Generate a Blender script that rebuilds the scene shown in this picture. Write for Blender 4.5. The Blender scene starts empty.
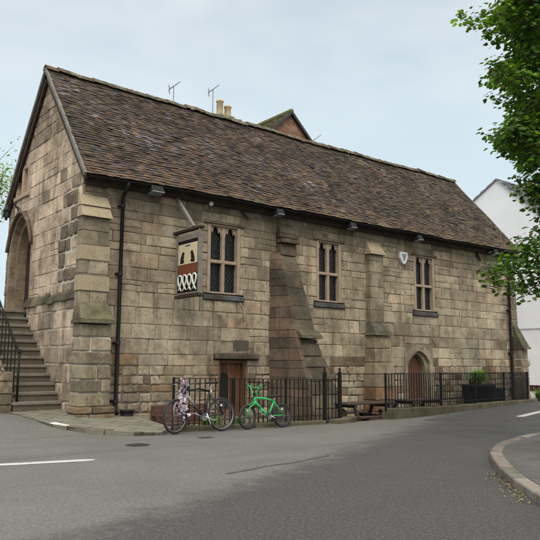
import bpy, math, random
from mathutils import Vector, Matrix, noise
PI = math.pi; R_ = math.radians
SC = bpy.context.scene
COL = SC.collection
rnd = random.Random(7)

# ------------------------------------------------------------------ camera
CAM = Vector((-6.015, -14.4047, 1.3459)); YAW, PITCH, ROLL, F = 0.6704, 0.1382, 0.0058, 675.52
cf = Vector((math.sin(YAW)*math.cos(PITCH), math.cos(YAW)*math.cos(PITCH), math.sin(PITCH)))
cr = Vector((math.cos(YAW), -math.sin(YAW), 0)); cu = cr.cross(cf)
r2 = cr*math.cos(ROLL)+cu*math.sin(ROLL); u2 = -cr*math.sin(ROLL)+cu*math.cos(ROLL)
cd = bpy.data.cameras.new('camera'); cam = bpy.data.objects.new('camera', cd); COL.objects.link(cam)
m = Matrix((r2, u2, -cf)).transposed().to_4x4(); m.translation = CAM; cam.matrix_world = m
cd.sensor_width = 36; cd.lens = F/540*36; cd.clip_end = 3000; cd.clip_start = 0.1
SC.camera = cam
# ------------------------------------------------------------------ sky
ZENITH, VEIL = 1.7, 1.1
SUN_EL, SUN_AZ = R_(52), R_(214)      # azimuth clockwise from +y
w = bpy.data.worlds.new('World'); SC.world = w; w.use_nodes = True
nt = w.node_tree; N = nt.nodes; Lk = nt.links; N.clear()
wo = N.new('ShaderNodeOutputWorld'); sky = N.new('ShaderNodeTexSky'); sky.sky_type = 'NISHITA'
sky.sun_disc = False; sky.sun_elevation = SUN_EL; sky.sun_rotation = SUN_AZ
b1 = N.new('ShaderNodeBackground'); b1.inputs[1].default_value = 0.1; Lk.new(sky.outputs[0], b1.inputs[0])
tc = N.new('ShaderNodeTexCoord'); mp = N.new('ShaderNodeMapping'); mp.inputs['Scale'].default_value = (1, 1, 3.0)
Lk.new(tc.outputs['Generated'], mp.inputs[0])
nz = N.new('ShaderNodeTexNoise'); nz.inputs['Scale'].default_value = 2.6; nz.inputs['Detail'].default_value = 5
nz.inputs['Roughness'].default_value = .5; nz.inputs['Distortion'].default_value = .3
Lk.new(mp.outputs[0], nz.inputs['Vector'])
cr_ = N.new('ShaderNodeValToRGB'); cr_.color_ramp.elements[0].position = .40; cr_.color_ramp.elements[1].position = .66
cr_.color_ramp.elements[0].color = (.60, .71, .80, 1); cr_.color_ramp.elements[1].color = (.86, .91, .94, 1)
Lk.new(nz.outputs[0], cr_.inputs[0])
# overcast dome: paler towards the horizon, brightest overhead and towards the veiled sun
def wmath(op, *a):
    q = N.new('ShaderNodeMath'); q.operation = op
    for i, x in enumerate(a):
        if isinstance(x, (int, float)): q.inputs[i].default_value = x
        else: Lk.new(x, q.inputs[i])
    return q.outputs[0]
def wmr(x, a, b, c, d):
    q = N.new('ShaderNodeMapRange'); q.interpolation_type = 'SMOOTHSTEP'; Lk.new(x, q.inputs[0])
    for i, v_ in enumerate((a, b, c, d)): q.inputs[i+1].default_value = v_
    return q.outputs[0]
sx = N.new('ShaderNodeSeparateXYZ'); Lk.new(tc.outputs['Generated'], sx.inputs[0])
dt = N.new('ShaderNodeVectorMath'); dt.operation = 'DOT_PRODUCT'; Lk.new(tc.outputs['Generated'], dt.inputs[0])
dt.inputs[1].default_value = (math.sin(SUN_AZ)*math.cos(SUN_EL), math.cos(SUN_AZ)*math.cos(SUN_EL), math.sin(SUN_EL))
hz_ = N.new('ShaderNodeMixRGB'); Lk.new(wmr(sx.outputs[2], .22, .58, .85, 0), hz_.inputs[0]); Lk.new(cr_.outputs[0], hz_.inputs[1]); hz_.inputs[2].default_value = (.76, .91, .985, 1)
zen = wmr(sx.outputs[2], .5, .95, 0.0, ZENITH); glow = wmr(dt.outputs['Value'], .1, 1, 0, VEIL)
b2 = N.new('ShaderNodeBackground'); b2.inputs[1].default_value = 1.0; Lk.new(hz_.outputs[0], b2.inputs[0])
b3 = N.new('ShaderNodeBackground'); b3.inputs[0].default_value = (.86, .80, .71, 1); Lk.new(wmath('ADD', zen, glow), b3.inputs[1])
ad = N.new('ShaderNodeAddShader'); Lk.new(b2.outputs[0], ad.inputs[0]); Lk.new(b3.outputs[0], ad.inputs[1])
mx = N.new('ShaderNodeMixShader'); mx.inputs[0].default_value = .9
Lk.new(b1.outputs[0], mx.inputs[1]); Lk.new(ad.outputs[0], mx.inputs[2]); Lk.new(mx.outputs[0], wo.inputs[0])
sl = bpy.data.lights.new('sun', 'SUN'); so = bpy.data.objects.new('sun', sl); COL.objects.link(so)
sl.energy = 1.4; sl.angle = R_(25); sl.color = (1, .95, .88)
sd = Vector((math.sin(SUN_AZ)*math.cos(SUN_EL), math.cos(SUN_AZ)*math.cos(SUN_EL), math.sin(SUN_EL)))
so.rotation_euler = (-sd).to_track_quat('-Z', 'Y').to_euler()
SC.view_settings.view_transform = 'Standard'; SC.view_settings.look = 'None'
SC.view_settings.exposure = 0.0; SC.view_settings.gamma = 1; SC.view_settings.use_curve_mapping = False

# ------------------------------------------------------------------ helpers
class MB:
    def __init__(s): s.v = []; s.f = []; s.c = []; s.cur = (1, 1, 1); s.sm = []
    def add(s, vs, fs, col=None, smooth=False):
        b = len(s.v); s.v += [tuple(v) for v in vs]; s.c += [col or s.cur]*len(vs)
        s.f += [tuple(i+b for i in f) for f in fs]; s.sm += [smooth]*len(fs); return s
    def box(s, x0, x1, y0, y1, z0, z1, col=None):
        vs = [(x, y, z) for z in (z0, z1) for y in (y0, y1) for x in (x0, x1)]
        return s.add(vs, [(0, 2, 3, 1), (4, 5, 7, 6), (0, 1, 5, 4), (1, 3, 7, 5), (3, 2, 6, 7), (2, 0, 4, 6)], col)
    def hexa(s, a, col=None):   # 8 pts: bottom 4 ccw, top 4 ccw
        return s.add(a, [(3, 2, 1, 0), (4, 5, 6, 7), (0, 1, 5, 4), (1, 2, 6, 5), (2, 3, 7, 6), (3, 0, 4, 7)], col)
    def beam(s, a, b, w, h, col=None, up=(0, 0, 1)):
        a = Vector(a); b = Vector(b); d = (b-a).normalized(); up = Vector(up)
        sd = d.cross(up)
        if sd.length < .01: sd = d.cross(Vector((1, 0, 0)))
        sd.normalize(); uu = sd.cross(d)
        P = []
        for q in (a, b):
            for i, j in ((-1, -1), (1, -1), (1, 1), (-1, 1)): P.append(q+sd*(i*w/2)+uu*(j*h/2))
        return s.add(P, [(3, 2, 1, 0), (4, 5, 6, 7), (0, 1, 5, 4), (1, 2, 6, 5), (2, 3, 7, 6), (3, 0, 4, 7)], col)
    def tube(s, pts, r, n=8, col=None, cap=True):
        pts = [Vector(p) for p in pts]; rs = r if isinstance(r, (list, tuple)) else [r]*len(pts)
        vs = []; fs = []; prev = None
        for i, p in enumerate(pts):
            d = (pts[min(i+1, len(pts)-1)]-pts[max(i-1, 0)]).normalized()
            if prev is None:
                a = d.cross(Vector((0, 0, 1)));
                if a.length < .05: a = d.cross(Vector((1, 0, 0)))
            else: a = prev-d*prev.dot(d)
            a.normalize(); prev = a; b = d.cross(a)
            for k in range(n):
                t = 2*PI*k/n; vs.append(p+(a*math.cos(t)+b*math.sin(t))*rs[i])
        for i in range(len(pts)-1):
            for k in range(n):
                k2 = (k+1) % n; fs.append((i*n+k, i*n+k2, (i+1)*n+k2, (i+1)*n+k))
        if cap: fs.append(tuple(range(n-1, -1, -1))); fs.append(tuple((len(pts)-1)*n+k for k in range(n)))
        return s.add(vs, fs, col, True)
    def lathe(s, prof, c=(0, 0, 0), n=20, axis='z', col=None):
        vs = []; fs = []
        for (r, h) in prof:
            for k in range(n):
                t = 2*PI*k/n; a, b = r*math.cos(t), r*math.sin(t)
                p = (a, b, h) if axis == 'z' else ((a, h, b) if axis == 'y' else (h, a, b))
                vs.append((c[0]+p[0], c[1]+p[1], c[2]+p[2]))
        for i in range(len(prof)-1):
            for k in range(n):
                k2 = (k+1) % n; fs.append((i*n+k, i*n+k2, (i+1)*n+k2, (i+1)*n+k))
        fs.append(tuple(range(n))); fs.append(tuple((len(prof)-1)*n+k for k in range(n)))
        return s.add(vs, fs, col, True)
    def torus(s, c, R, r, axis='y', n=40, m_=8, col=None):
        vs = []; fs = []
        for i in range(n):
            t = 2*PI*i/n
            for k in range(m_):
                q = 2*PI*k/m_; rr = R+r*math.cos(q); h = r*math.sin(q)
                a, b = rr*math.cos(t), rr*math.sin(t)
                p = (a, h, b) if axis == 'y' else ((a, b, h) if axis == 'z' else (h, a, b))
                vs.append((c[0]+p[0], c[1]+p[1], c[2]+p[2]))
        for i in range(n):
            for k in range(m_):
                fs.append((i*m_+k, ((i+1) % n)*m_+k, ((i+1) % n)*m_+(k+1) % m_, i*m_+(k+1) % m_))
        return s.add(vs, fs, col, True)
    def prism(s, poly, d0, d1, mapf, col=None):   # poly in (u,v), extruded in depth d0..d1
        n = len(poly)
        vs = [mapf(u, v, d0) for u, v in poly]+[mapf(u, v, d1) for u, v in poly]
        fs = [tuple(range(n-1, -1, -1)), tuple(range(n, 2*n))]+[(i, (i+1) % n, n+(i+1) % n, n+i) for i in range(n)]
        return s.add(vs, fs, col)
    def arch(s, u0, u1, vtop, fn, d0, d1, mapf, n=24, col=None):   # solid between curve fn(u) and vtop (number or fn)
        vs = []; fs = []
        for i in range(n+1):
            u = u0+(u1-u0)*i/n; vt = vtop(u) if callable(vtop) else vtop; vb = min(fn(u), vt-.001)
            vs += [mapf(u, vb, d0), mapf(u, vt, d0), mapf(u, vb, d1), mapf(u, vt, d1)]
        for i in range(n):
            a = 4*i; b = a+4
            fs += [(a, a+1, b+1, b), (a+2, b+2, b+3, a+3), (a, b, b+2, a+2), (a+1, a+3, b+3, b+1)]
        fs += [(0, 2, 3, 1), (4*n, 4*n+1, 4*n+3, 4*n+2)]
        return s.add(vs, fs, col)

ORG = {}
def build(mb, name, mat, parent=None, bevel=0, flat=False):
    org = ORG.get(parent.name, Vector((0, 0, 0))) if parent else Vector((0, 0, 0))
    me = bpy.data.meshes.new(name)
    me.from_pydata([(v[0]-org.x, v[1]-org.y, v[2]-org.z) for v in mb.v], [], mb.f)
    me.polygons.foreach_set('use_smooth', [bool(x) and not flat for x in mb.sm])
    ca = me.color_attributes.new('Col', 'FLOAT_COLOR', 'POINT')
    fl = []
    for c in mb.c: fl += [c[0], c[1], c[2], 1]
    ca.data.foreach_set('color', fl)
    me.materials.append(mat); me.validate(); me.update()
    o = bpy.data.objects.new(name, me); COL.objects.link(o)
    if parent: o.parent = parent; ORG[o.name] = org
    else: ORG[o.name] = Vector((0, 0, 0))
    if bevel:
        b = o.modifiers.new('bevel', 'BEVEL'); b.width = bevel; b.segments = 2; b.limit_method = 'ANGLE'; b.angle_limit = R_(40)
    return o
def tag(o, label=None, cat=None, group=None, kind=None):
    if label: o['label'] = label
    if cat: o['category'] = cat
    if group: o['group'] = group
    if kind: o['kind'] = kind
    return o
def thing(name, label, cat, loc=(0, 0, 0), group=None, local=False):
    o = bpy.data.objects.new(name, None); COL.objects.link(o); o.empty_display_size = .2
    tag(o, label, cat, group)
    if local: ORG[o.name] = Vector((0, 0, 0))
    else: o.location = loc; ORG[o.name] = Vector(loc)
    return o
def copy_tree(o, parent=None):
    c = o.copy(); COL.objects.link(c); c.parent = parent
    for ch in list(o.children): copy_tree(ch, c)
    return c

# ------------------------------------------------------------------ materials
def material(name, base=(.5, .5, .5), attr=False, rough=.8, metal=0, var=.0, vscale=3., bump=0., bscale=60., stain=None, spec=.5, fine=0.):
    """base colour, optional per-piece vertex colour, large-scale tonal mottling, fine grain and bump"""
    mt = bpy.data.materials.new(name); mt.use_nodes = True; t = mt.node_tree; n = t.nodes; l = t.links
    p = n['Principled BSDF']; p.inputs['Roughness'].default_value = rough; p.inputs['Metallic'].default_value = metal
    p.inputs['Specular IOR Level'].default_value = spec
    tcn = n.new('ShaderNodeTexCoord'); g = n.new('ShaderNodeNewGeometry')
    pos = g.outputs['Position'] if attr or var else tcn.outputs['Object']
    if attr:
        a = n.new('ShaderNodeAttribute'); a.attribute_name = 'Col'; c = a.outputs['Color']
    else:
        rgb = n.new('ShaderNodeRGB'); rgb.outputs[0].default_value = (*base, 1); c = rgb.outputs[0]
    def noise_(scale, detail=5, rough_=.6):
        q = n.new('ShaderNodeTexNoise'); q.inputs['Scale'].default_value = scale; q.inputs['Detail'].default_value = detail
        q.inputs['Roughness'].default_value = rough_; l.new(pos, q.inputs['Vector']); return q.outputs[0]
    def mulv(c, fac, lo, hi):
        mr = n.new('ShaderNodeMapRange'); mr.inputs['From Min'].default_value = .3; mr.inputs['From Max'].default_value = .7
        mr.inputs['To Min'].default_value = lo; mr.inputs['To Max'].default_value = hi; l.new(fac, mr.inputs['Value'])
        v = n.new('ShaderNodeVectorMath'); v.operation = 'SCALE'; l.new(c, v.inputs[0]); l.new(mr.outputs[0], v.inputs['Scale'])
        return v.outputs[0]
    if var: c = mulv(c, noise_(vscale), 1-var, 1+var)
    if fine: c = mulv(c, noise_(bscale, 6, .7), 1-fine, 1+fine)
    if stain:
        for (col, scale, lo, hi, amt, *st_) in stain:
            if st_:
                mpn = n.new('ShaderNodeMapping'); mpn.inputs['Scale'].default_value = (1, 1, st_[0]); l.new(pos, mpn.inputs[0])
                q_ = n.new('ShaderNodeTexNoise'); q_.inputs['Scale'].default_value = scale; q_.inputs['Detail'].default_value = 7; q_.inputs['Roughness'].default_value = .65; l.new(mpn.outputs[0], q_.inputs['Vector']); nn = q_.outputs[0]
            else: nn = noise_(scale, 6, .65)
            mr = n.new('ShaderNodeMapRange'); mr.inputs['From Min'].default_value = lo; mr.inputs['From Max'].default_value = hi
            mr.inputs['To Max'].default_value = amt; l.new(nn, mr.inputs['Value'])
            mxn = n.new('ShaderNodeMixRGB'); l.new(mr.outputs[0], mxn.inputs[0]); l.new(c, mxn.inputs[1]); mxn.inputs[2].default_value = (*col, 1)
            c = mxn.outputs[0]
    l.new(c, p.inputs['Base Color'])
    if bump:
        bn = n.new('ShaderNodeBump'); bn.inputs['Strength'].default_value = bump; bn.inputs['Distance'].default_value = .02
        l.new(noise_(bscale, 8, .7), bn.inputs['Height']); l.new(bn.outputs[0], p.inputs['Normal'])
    return mt
M = {}
M['stone'] = material('sandstone', attr=True, rough=.95, var=.24, vscale=1.6, bump=.7, bscale=17, fine=.16, spec=.12,
    stain=[((.095, .072, .045), .75, .46, .68, .62), ((.045, .034, .022), 2.2, .52, .70, .62), ((.06, .046, .03), 2.4, .50, .68, .58, .2), ((.44, .375, .28), 4, .55, .72, .5), ((.035, .028, .02), 10, .56, .72, .6), ((.20, .12, .07), 1.7, .60, .75, .45)])
M['mortar'] = material('lime_mortar', (.21, .17, .12), rough=.95, var=.3, vscale=1.3, bump=.6, bscale=50, fine=.25, spec=.1,
    stain=[((.46, .42, .34), 1.1, .53, .63, .85), ((.06, .05, .035), 1.3, .42, .62, .8)])
M['palemortar'] = material('pale_mortar', (.50, .46, .38), rough=.95, var=.2, vscale=3, bump=.5, bscale=60, fine=.2, spec=.1,
    stain=[((.1, .085, .06), 2.5, .5, .7, .6)])
M['dress'] = material('dressed_pink_sandstone', (.35, .265, .19), rough=.9, var=.15, vscale=4, bump=.3, bscale=60, fine=.15, spec=.2,
    stain=[((.12, .09, .06), 5, .55, .75, .55)])
M['yellow'] = material('new_yellow_sandstone', (.34, .275, .18), rough=.9, var=.18, vscale=3, bump=.4, bscale=20, fine=.14, spec=.15,
    stain=[((.1, .08, .05), 3, .52, .74, .6), ((.06, .05, .03), 9, .58, .76, .5)])
M['buttress'] = material('weathered_buttress_stone', attr=True, rough=.95, var=.3, vscale=1.8, bump=.8, bscale=15, fine=.18, spec=.15,
    stain=[((.04, .033, .025), 1.0, .45, .64, .75), ((.04, .034, .025), 3.5, .5, .7, .5, .3), ((.085, .085, .04), 3, .56, .75, .4), ((.33, .28, .2), 6, .60, .75, .35)])
M['tile'] = material('clay_tile', attr=True, rough=.78, var=.35, vscale=1.0, bump=.6, bscale=30, fine=.3, spec=.2,
    stain=[((.035, .027, .02), .8, .5, .7, .6), ((.11, .10, .05), 2.2, .57, .70, .6), ((.2, .2, .17), 14, .66, .78, .5)])
M['ridge'] = material('mossy_ridge_tile', attr=True, rough=.95, var=.25, vscale=3, bump=1, bscale=30, fine=.35, spec=.1,
    stain=[((.11, .10, .05), 3, .5, .66, .7), ((.33, .31, .24), 9, .56, .72, .6)])
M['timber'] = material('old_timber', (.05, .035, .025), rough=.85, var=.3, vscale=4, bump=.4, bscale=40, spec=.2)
M['verge'] = material('lead_grey_verge', (.16, .145, .125), rough=.9, var=.3, vscale=4, bump=.5, bscale=30, fine=.3)
M['iron'] = material('black_iron', (.010, .010, .010), rough=.6, var=.3, vscale=8, spec=.2)
M['door'] = material('brown_plank', attr=True, rough=.7, var=.25, vscale=5, bump=.3, bscale=40, fine=.2)
M['dark'] = material('dark_void', (.006, .006, .006), rough=.9)
M['kerb'] = material('kerb_stone', attr=True, rough=.95, var=.2, vscale=3, bump=.5, bscale=40, fine=.3, spec=.15,
    stain=[((.05, .06, .02), 3.5, .5, .68, .6)])
M['step'] = material('worn_step_stone', attr=True, rough=.9, var=.25, vscale=2.5, bump=.4, bscale=40, fine=.2, spec=.2,
    stain=[((.04, .036, .026), 2.5, .5, .7, .6)])
M['white_render'] = material('white_render', (.74, .76, .78), rough=.85, var=.05, vscale=.6, bump=.1, bscale=12, stain=[((.5, .5, .47), .5, .58, .8, .25), ((.45, .45, .42), 2, .6, .8, .25, .15)])
M['brick'] = material('red_brick', attr=True, rough=.9, var=.2, vscale=2, bump=.3, bscale=40, fine=.2)
M['paint'] = material('grey_weathered_paint', (.17, .155, .13), rough=.7, var=.25, vscale=9, bump=.2, bscale=60)
M['vc'] = material('painted', attr=True, rough=.6, spec=.2)
M['vcm'] = material('matte', attr=True, rough=.9, spec=.15)
M['gloss'] = material('glossy_paint', attr=True, rough=.4, spec=.25)
M['chrome'] = material('bright_metal', (.3, .3, .3), rough=.45, metal=1)
M['rubber'] = material('rubber', (.018, .018, .018), rough=.75)
M['pot_clay'] = material('buff_chimney_clay', (.5, .38, .22), rough=.85, var=.12, vscale=3)
M['bark'] = material('bark', (.04, .032, .024), rough=.95, var=.3, vscale=6, bump=1, bscale=15)
M['alu'] = material('aerial_metal', (.12, .12, .13), rough=.5)

def leaf_mat(name):
    mt = bpy.data.materials.new(name); mt.use_nodes = True; t = mt.node_tree; n = t.nodes; l = t.links
    p = n['Principled BSDF']; p.inputs['Roughness'].default_value = .6; p.inputs['Specular IOR Level'].default_value = .3
    a = n.new('ShaderNodeAttribute'); a.attribute_name = 'Col'; l.new(a.outputs[0], p.inputs['Base Color'])
    tr = n.new('ShaderNodeBsdfTranslucent'); mxs = n.new('ShaderNodeMixShader'); mxs.inputs[0].default_value = .35
    sc = n.new('ShaderNodeVectorMath'); sc.operation = 'MULTIPLY'; sc.inputs[1].default_value = (2.2, 2.5, .8); l.new(a.outputs[0], sc.inputs[0])
    l.new(sc.outputs[0], tr.inputs[0])
    l.new(p.outputs[0], mxs.inputs[1]); l.new(tr.outputs[0], mxs.inputs[2]); l.new(mxs.outputs[0], n['Material Output'].inputs[0])
    return mt
M['leaf'] = leaf_mat('leaf')

def glass_mat():
    mt = bpy.data.materials.new('leaded_glass'); mt.use_nodes = True; t = mt.node_tree; n = t.nodes; l = t.links
    p = n['Principled BSDF']; p.inputs['Roughness'].default_value = .12; p.inputs['Specular IOR Level'].default_value = .4
    g = n.new('ShaderNodeNewGeometry'); sp = n.new('ShaderNodeSeparateXYZ'); l.new(g.outputs['Position'], sp.inputs[0])
    def math_(op, a, b=None):
        q = n.new('ShaderNodeMath'); q.operation = op
        for i, x in enumerate((a, b)):
            if x is None: continue
            if isinstance(x, (int, float)): q.inputs[i].default_value = x
            else: l.new(x, q.inputs[i])
        return q.outputs[0]
    zz = math_('MULTIPLY', sp.outputs[2], .7)
    d1 = math_('FRACT', math_('MULTIPLY', math_('ADD', sp.outputs[0], zz), 9.0)); d2 = math_('FRACT', math_('MULTIPLY', math_('SUBTRACT', sp.outputs[0], zz), 9.0))
    k = math_('MAXIMUM', math_('LESS_THAN', d1, .14), math_('LESS_THAN', d2, .14))
    mxn = n.new('ShaderNodeMixRGB'); l.new(k, mxn.inputs[0]); mxn.inputs[1].default_value = (.006, .007, .009, 1); mxn.inputs[2].default_value = (.022, .022, .022, 1)
    l.new(mxn.outputs[0], p.inputs['Base Color'])
    mr = math_('ADD', math_('MULTIPLY', k, .5), .15); l.new(mr, p.inputs['Roughness'])
    nn = n.new('ShaderNodeTexNoise'); nn.inputs['Scale'].default_value = 13; l.new(g.outputs['Position'], nn.inputs['Vector'])
    bn = n.new('ShaderNodeBump'); bn.inputs['Strength'].default_value = .9; bn.inputs['Distance'].default_value = .03; l.new(nn.outputs[0], bn.inputs['Height']); l.new(bn.outputs[0], p.inputs['Normal'])
    return mt
M['glass'] = glass_mat()

def asphalt_mat(name, main, worn, dark=None):
    mt = bpy.data.materials.new(name); mt.use_nodes = True; t = mt.node_tree; n = t.nodes; l = t.links
    p = n['Principled BSDF']; p.inputs['Roughness'].default_value = .8; p.inputs['Specular IOR Level'].default_value = .3
    g = n.new('ShaderNodeNewGeometry'); pos = g.outputs['Position']
    def ns(s, d=5, r=.6, vec=None):
        q = n.new('ShaderNodeTexNoise'); q.inputs['Scale'].default_value = s; q.inputs['Detail'].default_value = d; q.inputs['Roughness'].default_value = r
        l.new(vec or pos, q.inputs['Vector']); return q.outputs[0]
    def mr(x, a, b, c=0, d=1):
        q = n.new('ShaderNodeMapRange'); l.new(x, q.inputs[0])
        for i, vv in enumerate((a, b, c, d)): q.inputs[i+1].default_value = vv
        return q.outputs[0]
    def mix(f, a, b):
        q = n.new('ShaderNodeMixRGB'); 
        if isinstance(f, float): q.inputs[0].default_value = f
        else: l.new(f, q.inputs[0])
        for i, x in ((1, a), (2, b)):
            if isinstance(x, tuple): q.inputs[i].default_value = (*x, 1)
            else: l.new(x, q.inputs[i])
        return q.outputs[0]
    c = mix(mr(ns(.55, 6, .6), .35, .65), main, worn)
    if dark:
        # a newer, coarser resurfaced area towards the near side, with a ragged edge
        sp = n.new('ShaderNodeSeparateXYZ'); l.new(pos, sp.inputs[0])
        q = n.new('ShaderNodeMath'); q.operation = 'MULTIPLY_ADD'; l.new(sp.outputs[0], q.inputs[0]); q.inputs[1].default_value = .48; q.inputs[2].default_value = -7.35
        q2 = n.new('ShaderNodeMath'); q2.operation = 'SUBTRACT'; l.new(q.outputs[0], q2.inputs[0]); l.new(sp.outputs[1], q2.inputs[1])
        q3 = n.new('ShaderNodeMath'); q3.operation = 'MULTIPLY_ADD'; l.new(ns(2.6, 10, .82), q3.inputs[0]); q3.inputs[1].default_value = 2.3; l.new(q2.outputs[0], q3.inputs[2])
        c = mix(mr(q3.outputs[0], .85, 1.55), c, mix(mr(ns(34, 6, .8), .42, .62), dark, tuple(x*1.9 for x in dark)))
    rm = n.new('ShaderNodeMapping'); rm.inputs['Rotation'].default_value = (0, 0, -.46); rm.inputs['Scale'].default_value = (.12, 1.3, 1); l.new(pos, rm.inputs[0])
    c = mix(mr(ns(1.1, 6, .6, rm.outputs[0]), .52, .68, 0, .45), c, tuple(x*.55 for x in main))
    vo = n.new('ShaderNodeTexVoronoi'); vo.inputs['Scale'].default_value = 38; l.new(pos, vo.inputs['Vector'])
    c = mix(mr(vo.outputs['Distance'], .05, .22, .45, 0), c, tuple(min(1, x*2.6) for x in worn))
    vo2 = n.new('ShaderNodeTexVoronoi'); vo2.inputs['Scale'].default_value = 9; l.new(pos, vo2.inputs['Vector'])
    c = mix(mr(vo2.outputs['Distance'], .03, .06, .5, 0), c, (.35, .34, .31))
    q = n.new('ShaderNodeVectorMath'); q.operation = 'SCALE'; l.new(c, q.inputs[0]); l.new(mr(ns(26, 7, .8), .3, .7, .5, 1.5), q.inputs['Scale'])
    l.new(q.outputs[0], p.inputs['Base Color'])
    bn = n.new('ShaderNodeBump'); bn.inputs['Strength'].default_value = .5; bn.inputs['Distance'].default_value = .01; l.new(ns(70, 6, .75), bn.inputs['Height']); l.new(bn.outputs[0], p.inputs['Normal'])
    l.new(mr(ns(1.2), .4, .6, .62, .85), p.inputs['Roughness'])
    return mt
M['road'] = asphalt_mat('asphalt', (.105, .101, .093), (.13, .124, .113), (.038, .036, .034))
M['path'] = asphalt_mat('pavement_asphalt', (.06, .057, .052), (.10, .094, .085))

def flag_mat():
    mt = material('flagstones', (.16, .15, .12), rough=.9, var=.25, vscale=2, bump=.4, bscale=30, fine=.25, stain=[((.08, .09, .04), 2, .5, .7, .5)])
    t = mt.node_tree; n = t.nodes; l = t.links; p = n['Principled BSDF']
    br = n.new('ShaderNodeTexBrick'); g = n.new('ShaderNodeNewGeometry'); mpn = n.new('ShaderNodeMapping'); mpn.inputs['Rotation'].default_value = (0, 0, .9)
    l.new(g.outputs['Position'], mpn.inputs[0]); l.new(mpn.outputs[0], br.inputs['Vector'])
    br.inputs['Scale'].default_value = .62; br.inputs['Mortar Size'].default_value = .012; br.inputs['Color1'].default_value = (1.1, 1.08, 1.0, 1); br.inputs['Color2'].default_value = (.85, .88, .82, 1); br.inputs['Mortar'].default_value = (.5, .34, .22, 1)
    src = p.inputs['Base Color'].links[0].from_socket
    mu = n.new('ShaderNodeVectorMath'); mu.operation = 'MULTIPLY'; l.new(src, mu.inputs[0]); l.new(br.outputs[0], mu.inputs[1]); l.new(mu.outputs[0], p.inputs['Base Color'])
    return mt
M['flag'] = flag_mat()

# ------------------------------------------------------------------ ground
def sstep(a, b, x):
    t = max(0, min(1, (x-a)/(b-a))); return t*t*(3-2*t)
def gh(x, y):
    h = .27*sstep(-2.9, .6, y)*sstep(1.6, -.2, x)
    return h+.04*sstep(5, 12, x)
FA = [(1.0, -2.48), (4.77, -2.82)]                        # near railing run
FB = [(6.85, -2.84), (7.6, -2.83), (8.6, -2.72), (10.0, -2.42), (11.6, -2.02), (13.3, -1.6), (15.2, -1.1), (16.9, -.68)]
YARD = [(1.35, .0), (1.0, -2.48), (4.77, -2.82), (5.9, -2.84)]+FB+[(17.35, -.1), (17.35, .0)]
def in_yard(x, y):
    ins = False; n = len(YARD); j = n-1
    for i in range(n):
        xi, yi = YARD[i]; xj, yj = YARD[j]
        if (yi > y) != (yj > y) and x < (xj-xi)*(y-yi)/(yj-yi)+xi: ins = not ins
        j = i
    return ins
def make_ground():
    import bmesh
    bm = bmesh.new()
    # fine heightfield near, with the sunken yard cut out exactly
    xs = [-400, -150, -60, -30, -20, -14]+[-10+.5*i for i in range(61)]+[24, 30, 45, 80, 160, 400]
    ys = [-400, -150, -60, -30, -20]+[-15+.5*i for i in range(61)]+[20, 30, 60, 150, 400]
    V = {}
    for i, x in enumerate(xs):
        for j, y in enumerate(ys): V[i, j] = bm.verts.new((x, y, 0))
    for i in range(len(xs)-1):
        for j in range(len(ys)-1): bm.faces.new((V[i, j], V[i+1, j], V[i+1, j+1], V[i, j+1]))
    n = len(YARD)
    for i in range(n):
        a = Vector((*YARD[i], 0)); b = Vector((*YARD[(i+1) % n], 0)); d = b-a
        nn = Vector((-d.y, d.x, 0)).normalized()
        fs = [f for f in bm.faces if -2 < f.calc_center_median().x < 20 and -5 < f.calc_center_median().y < 3]
        ge = set(fs)
        for f in fs: ge.update(f.edges); ge.update(f.verts)
        bmesh.ops.bisect_plane(bm, geom=list(ge), plane_co=a, plane_no=nn, dist=1e-5)
    kill = [f for f in bm.faces if in_yard(f.calc_center_median().x, f.calc_center_median().y)]
    bmesh.ops.delete(bm, geom=kill, context='FACES')
    for v in bm.verts: v.co.z = gh(v.co.x, v.co.y)
    me = bpy.data.meshes.new('road'); bm.to_mesh(me); bm.free()
    me.polygons.foreach_set('use_smooth', [True]*len(me.polygons))
    me.materials.append(M['road']); o = bpy.data.objects.new('road', me); COL.objects.link(o); o['kind'] = 'structure'
make_ground()
yd = MB(); n = len(YARD)
yd.add([(x, y, -.4) for x, y in YARD], [tuple(range(n))], (.12, .11, .09))
for i in range(n):
    a = YARD[i]; b = YARD[(i+1) % n]
    yd.add([(a[0], a[1], -.42), (b[0], b[1], -.42), (b[0], b[1], gh(*b)-.003), (a[0], a[1], gh(*a)-.003)], [(0, 1, 2, 3)], (.2, .16, .11))
o = build(yd, 'sunken_yard', M['stone']); o['kind'] = 'structure'

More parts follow.
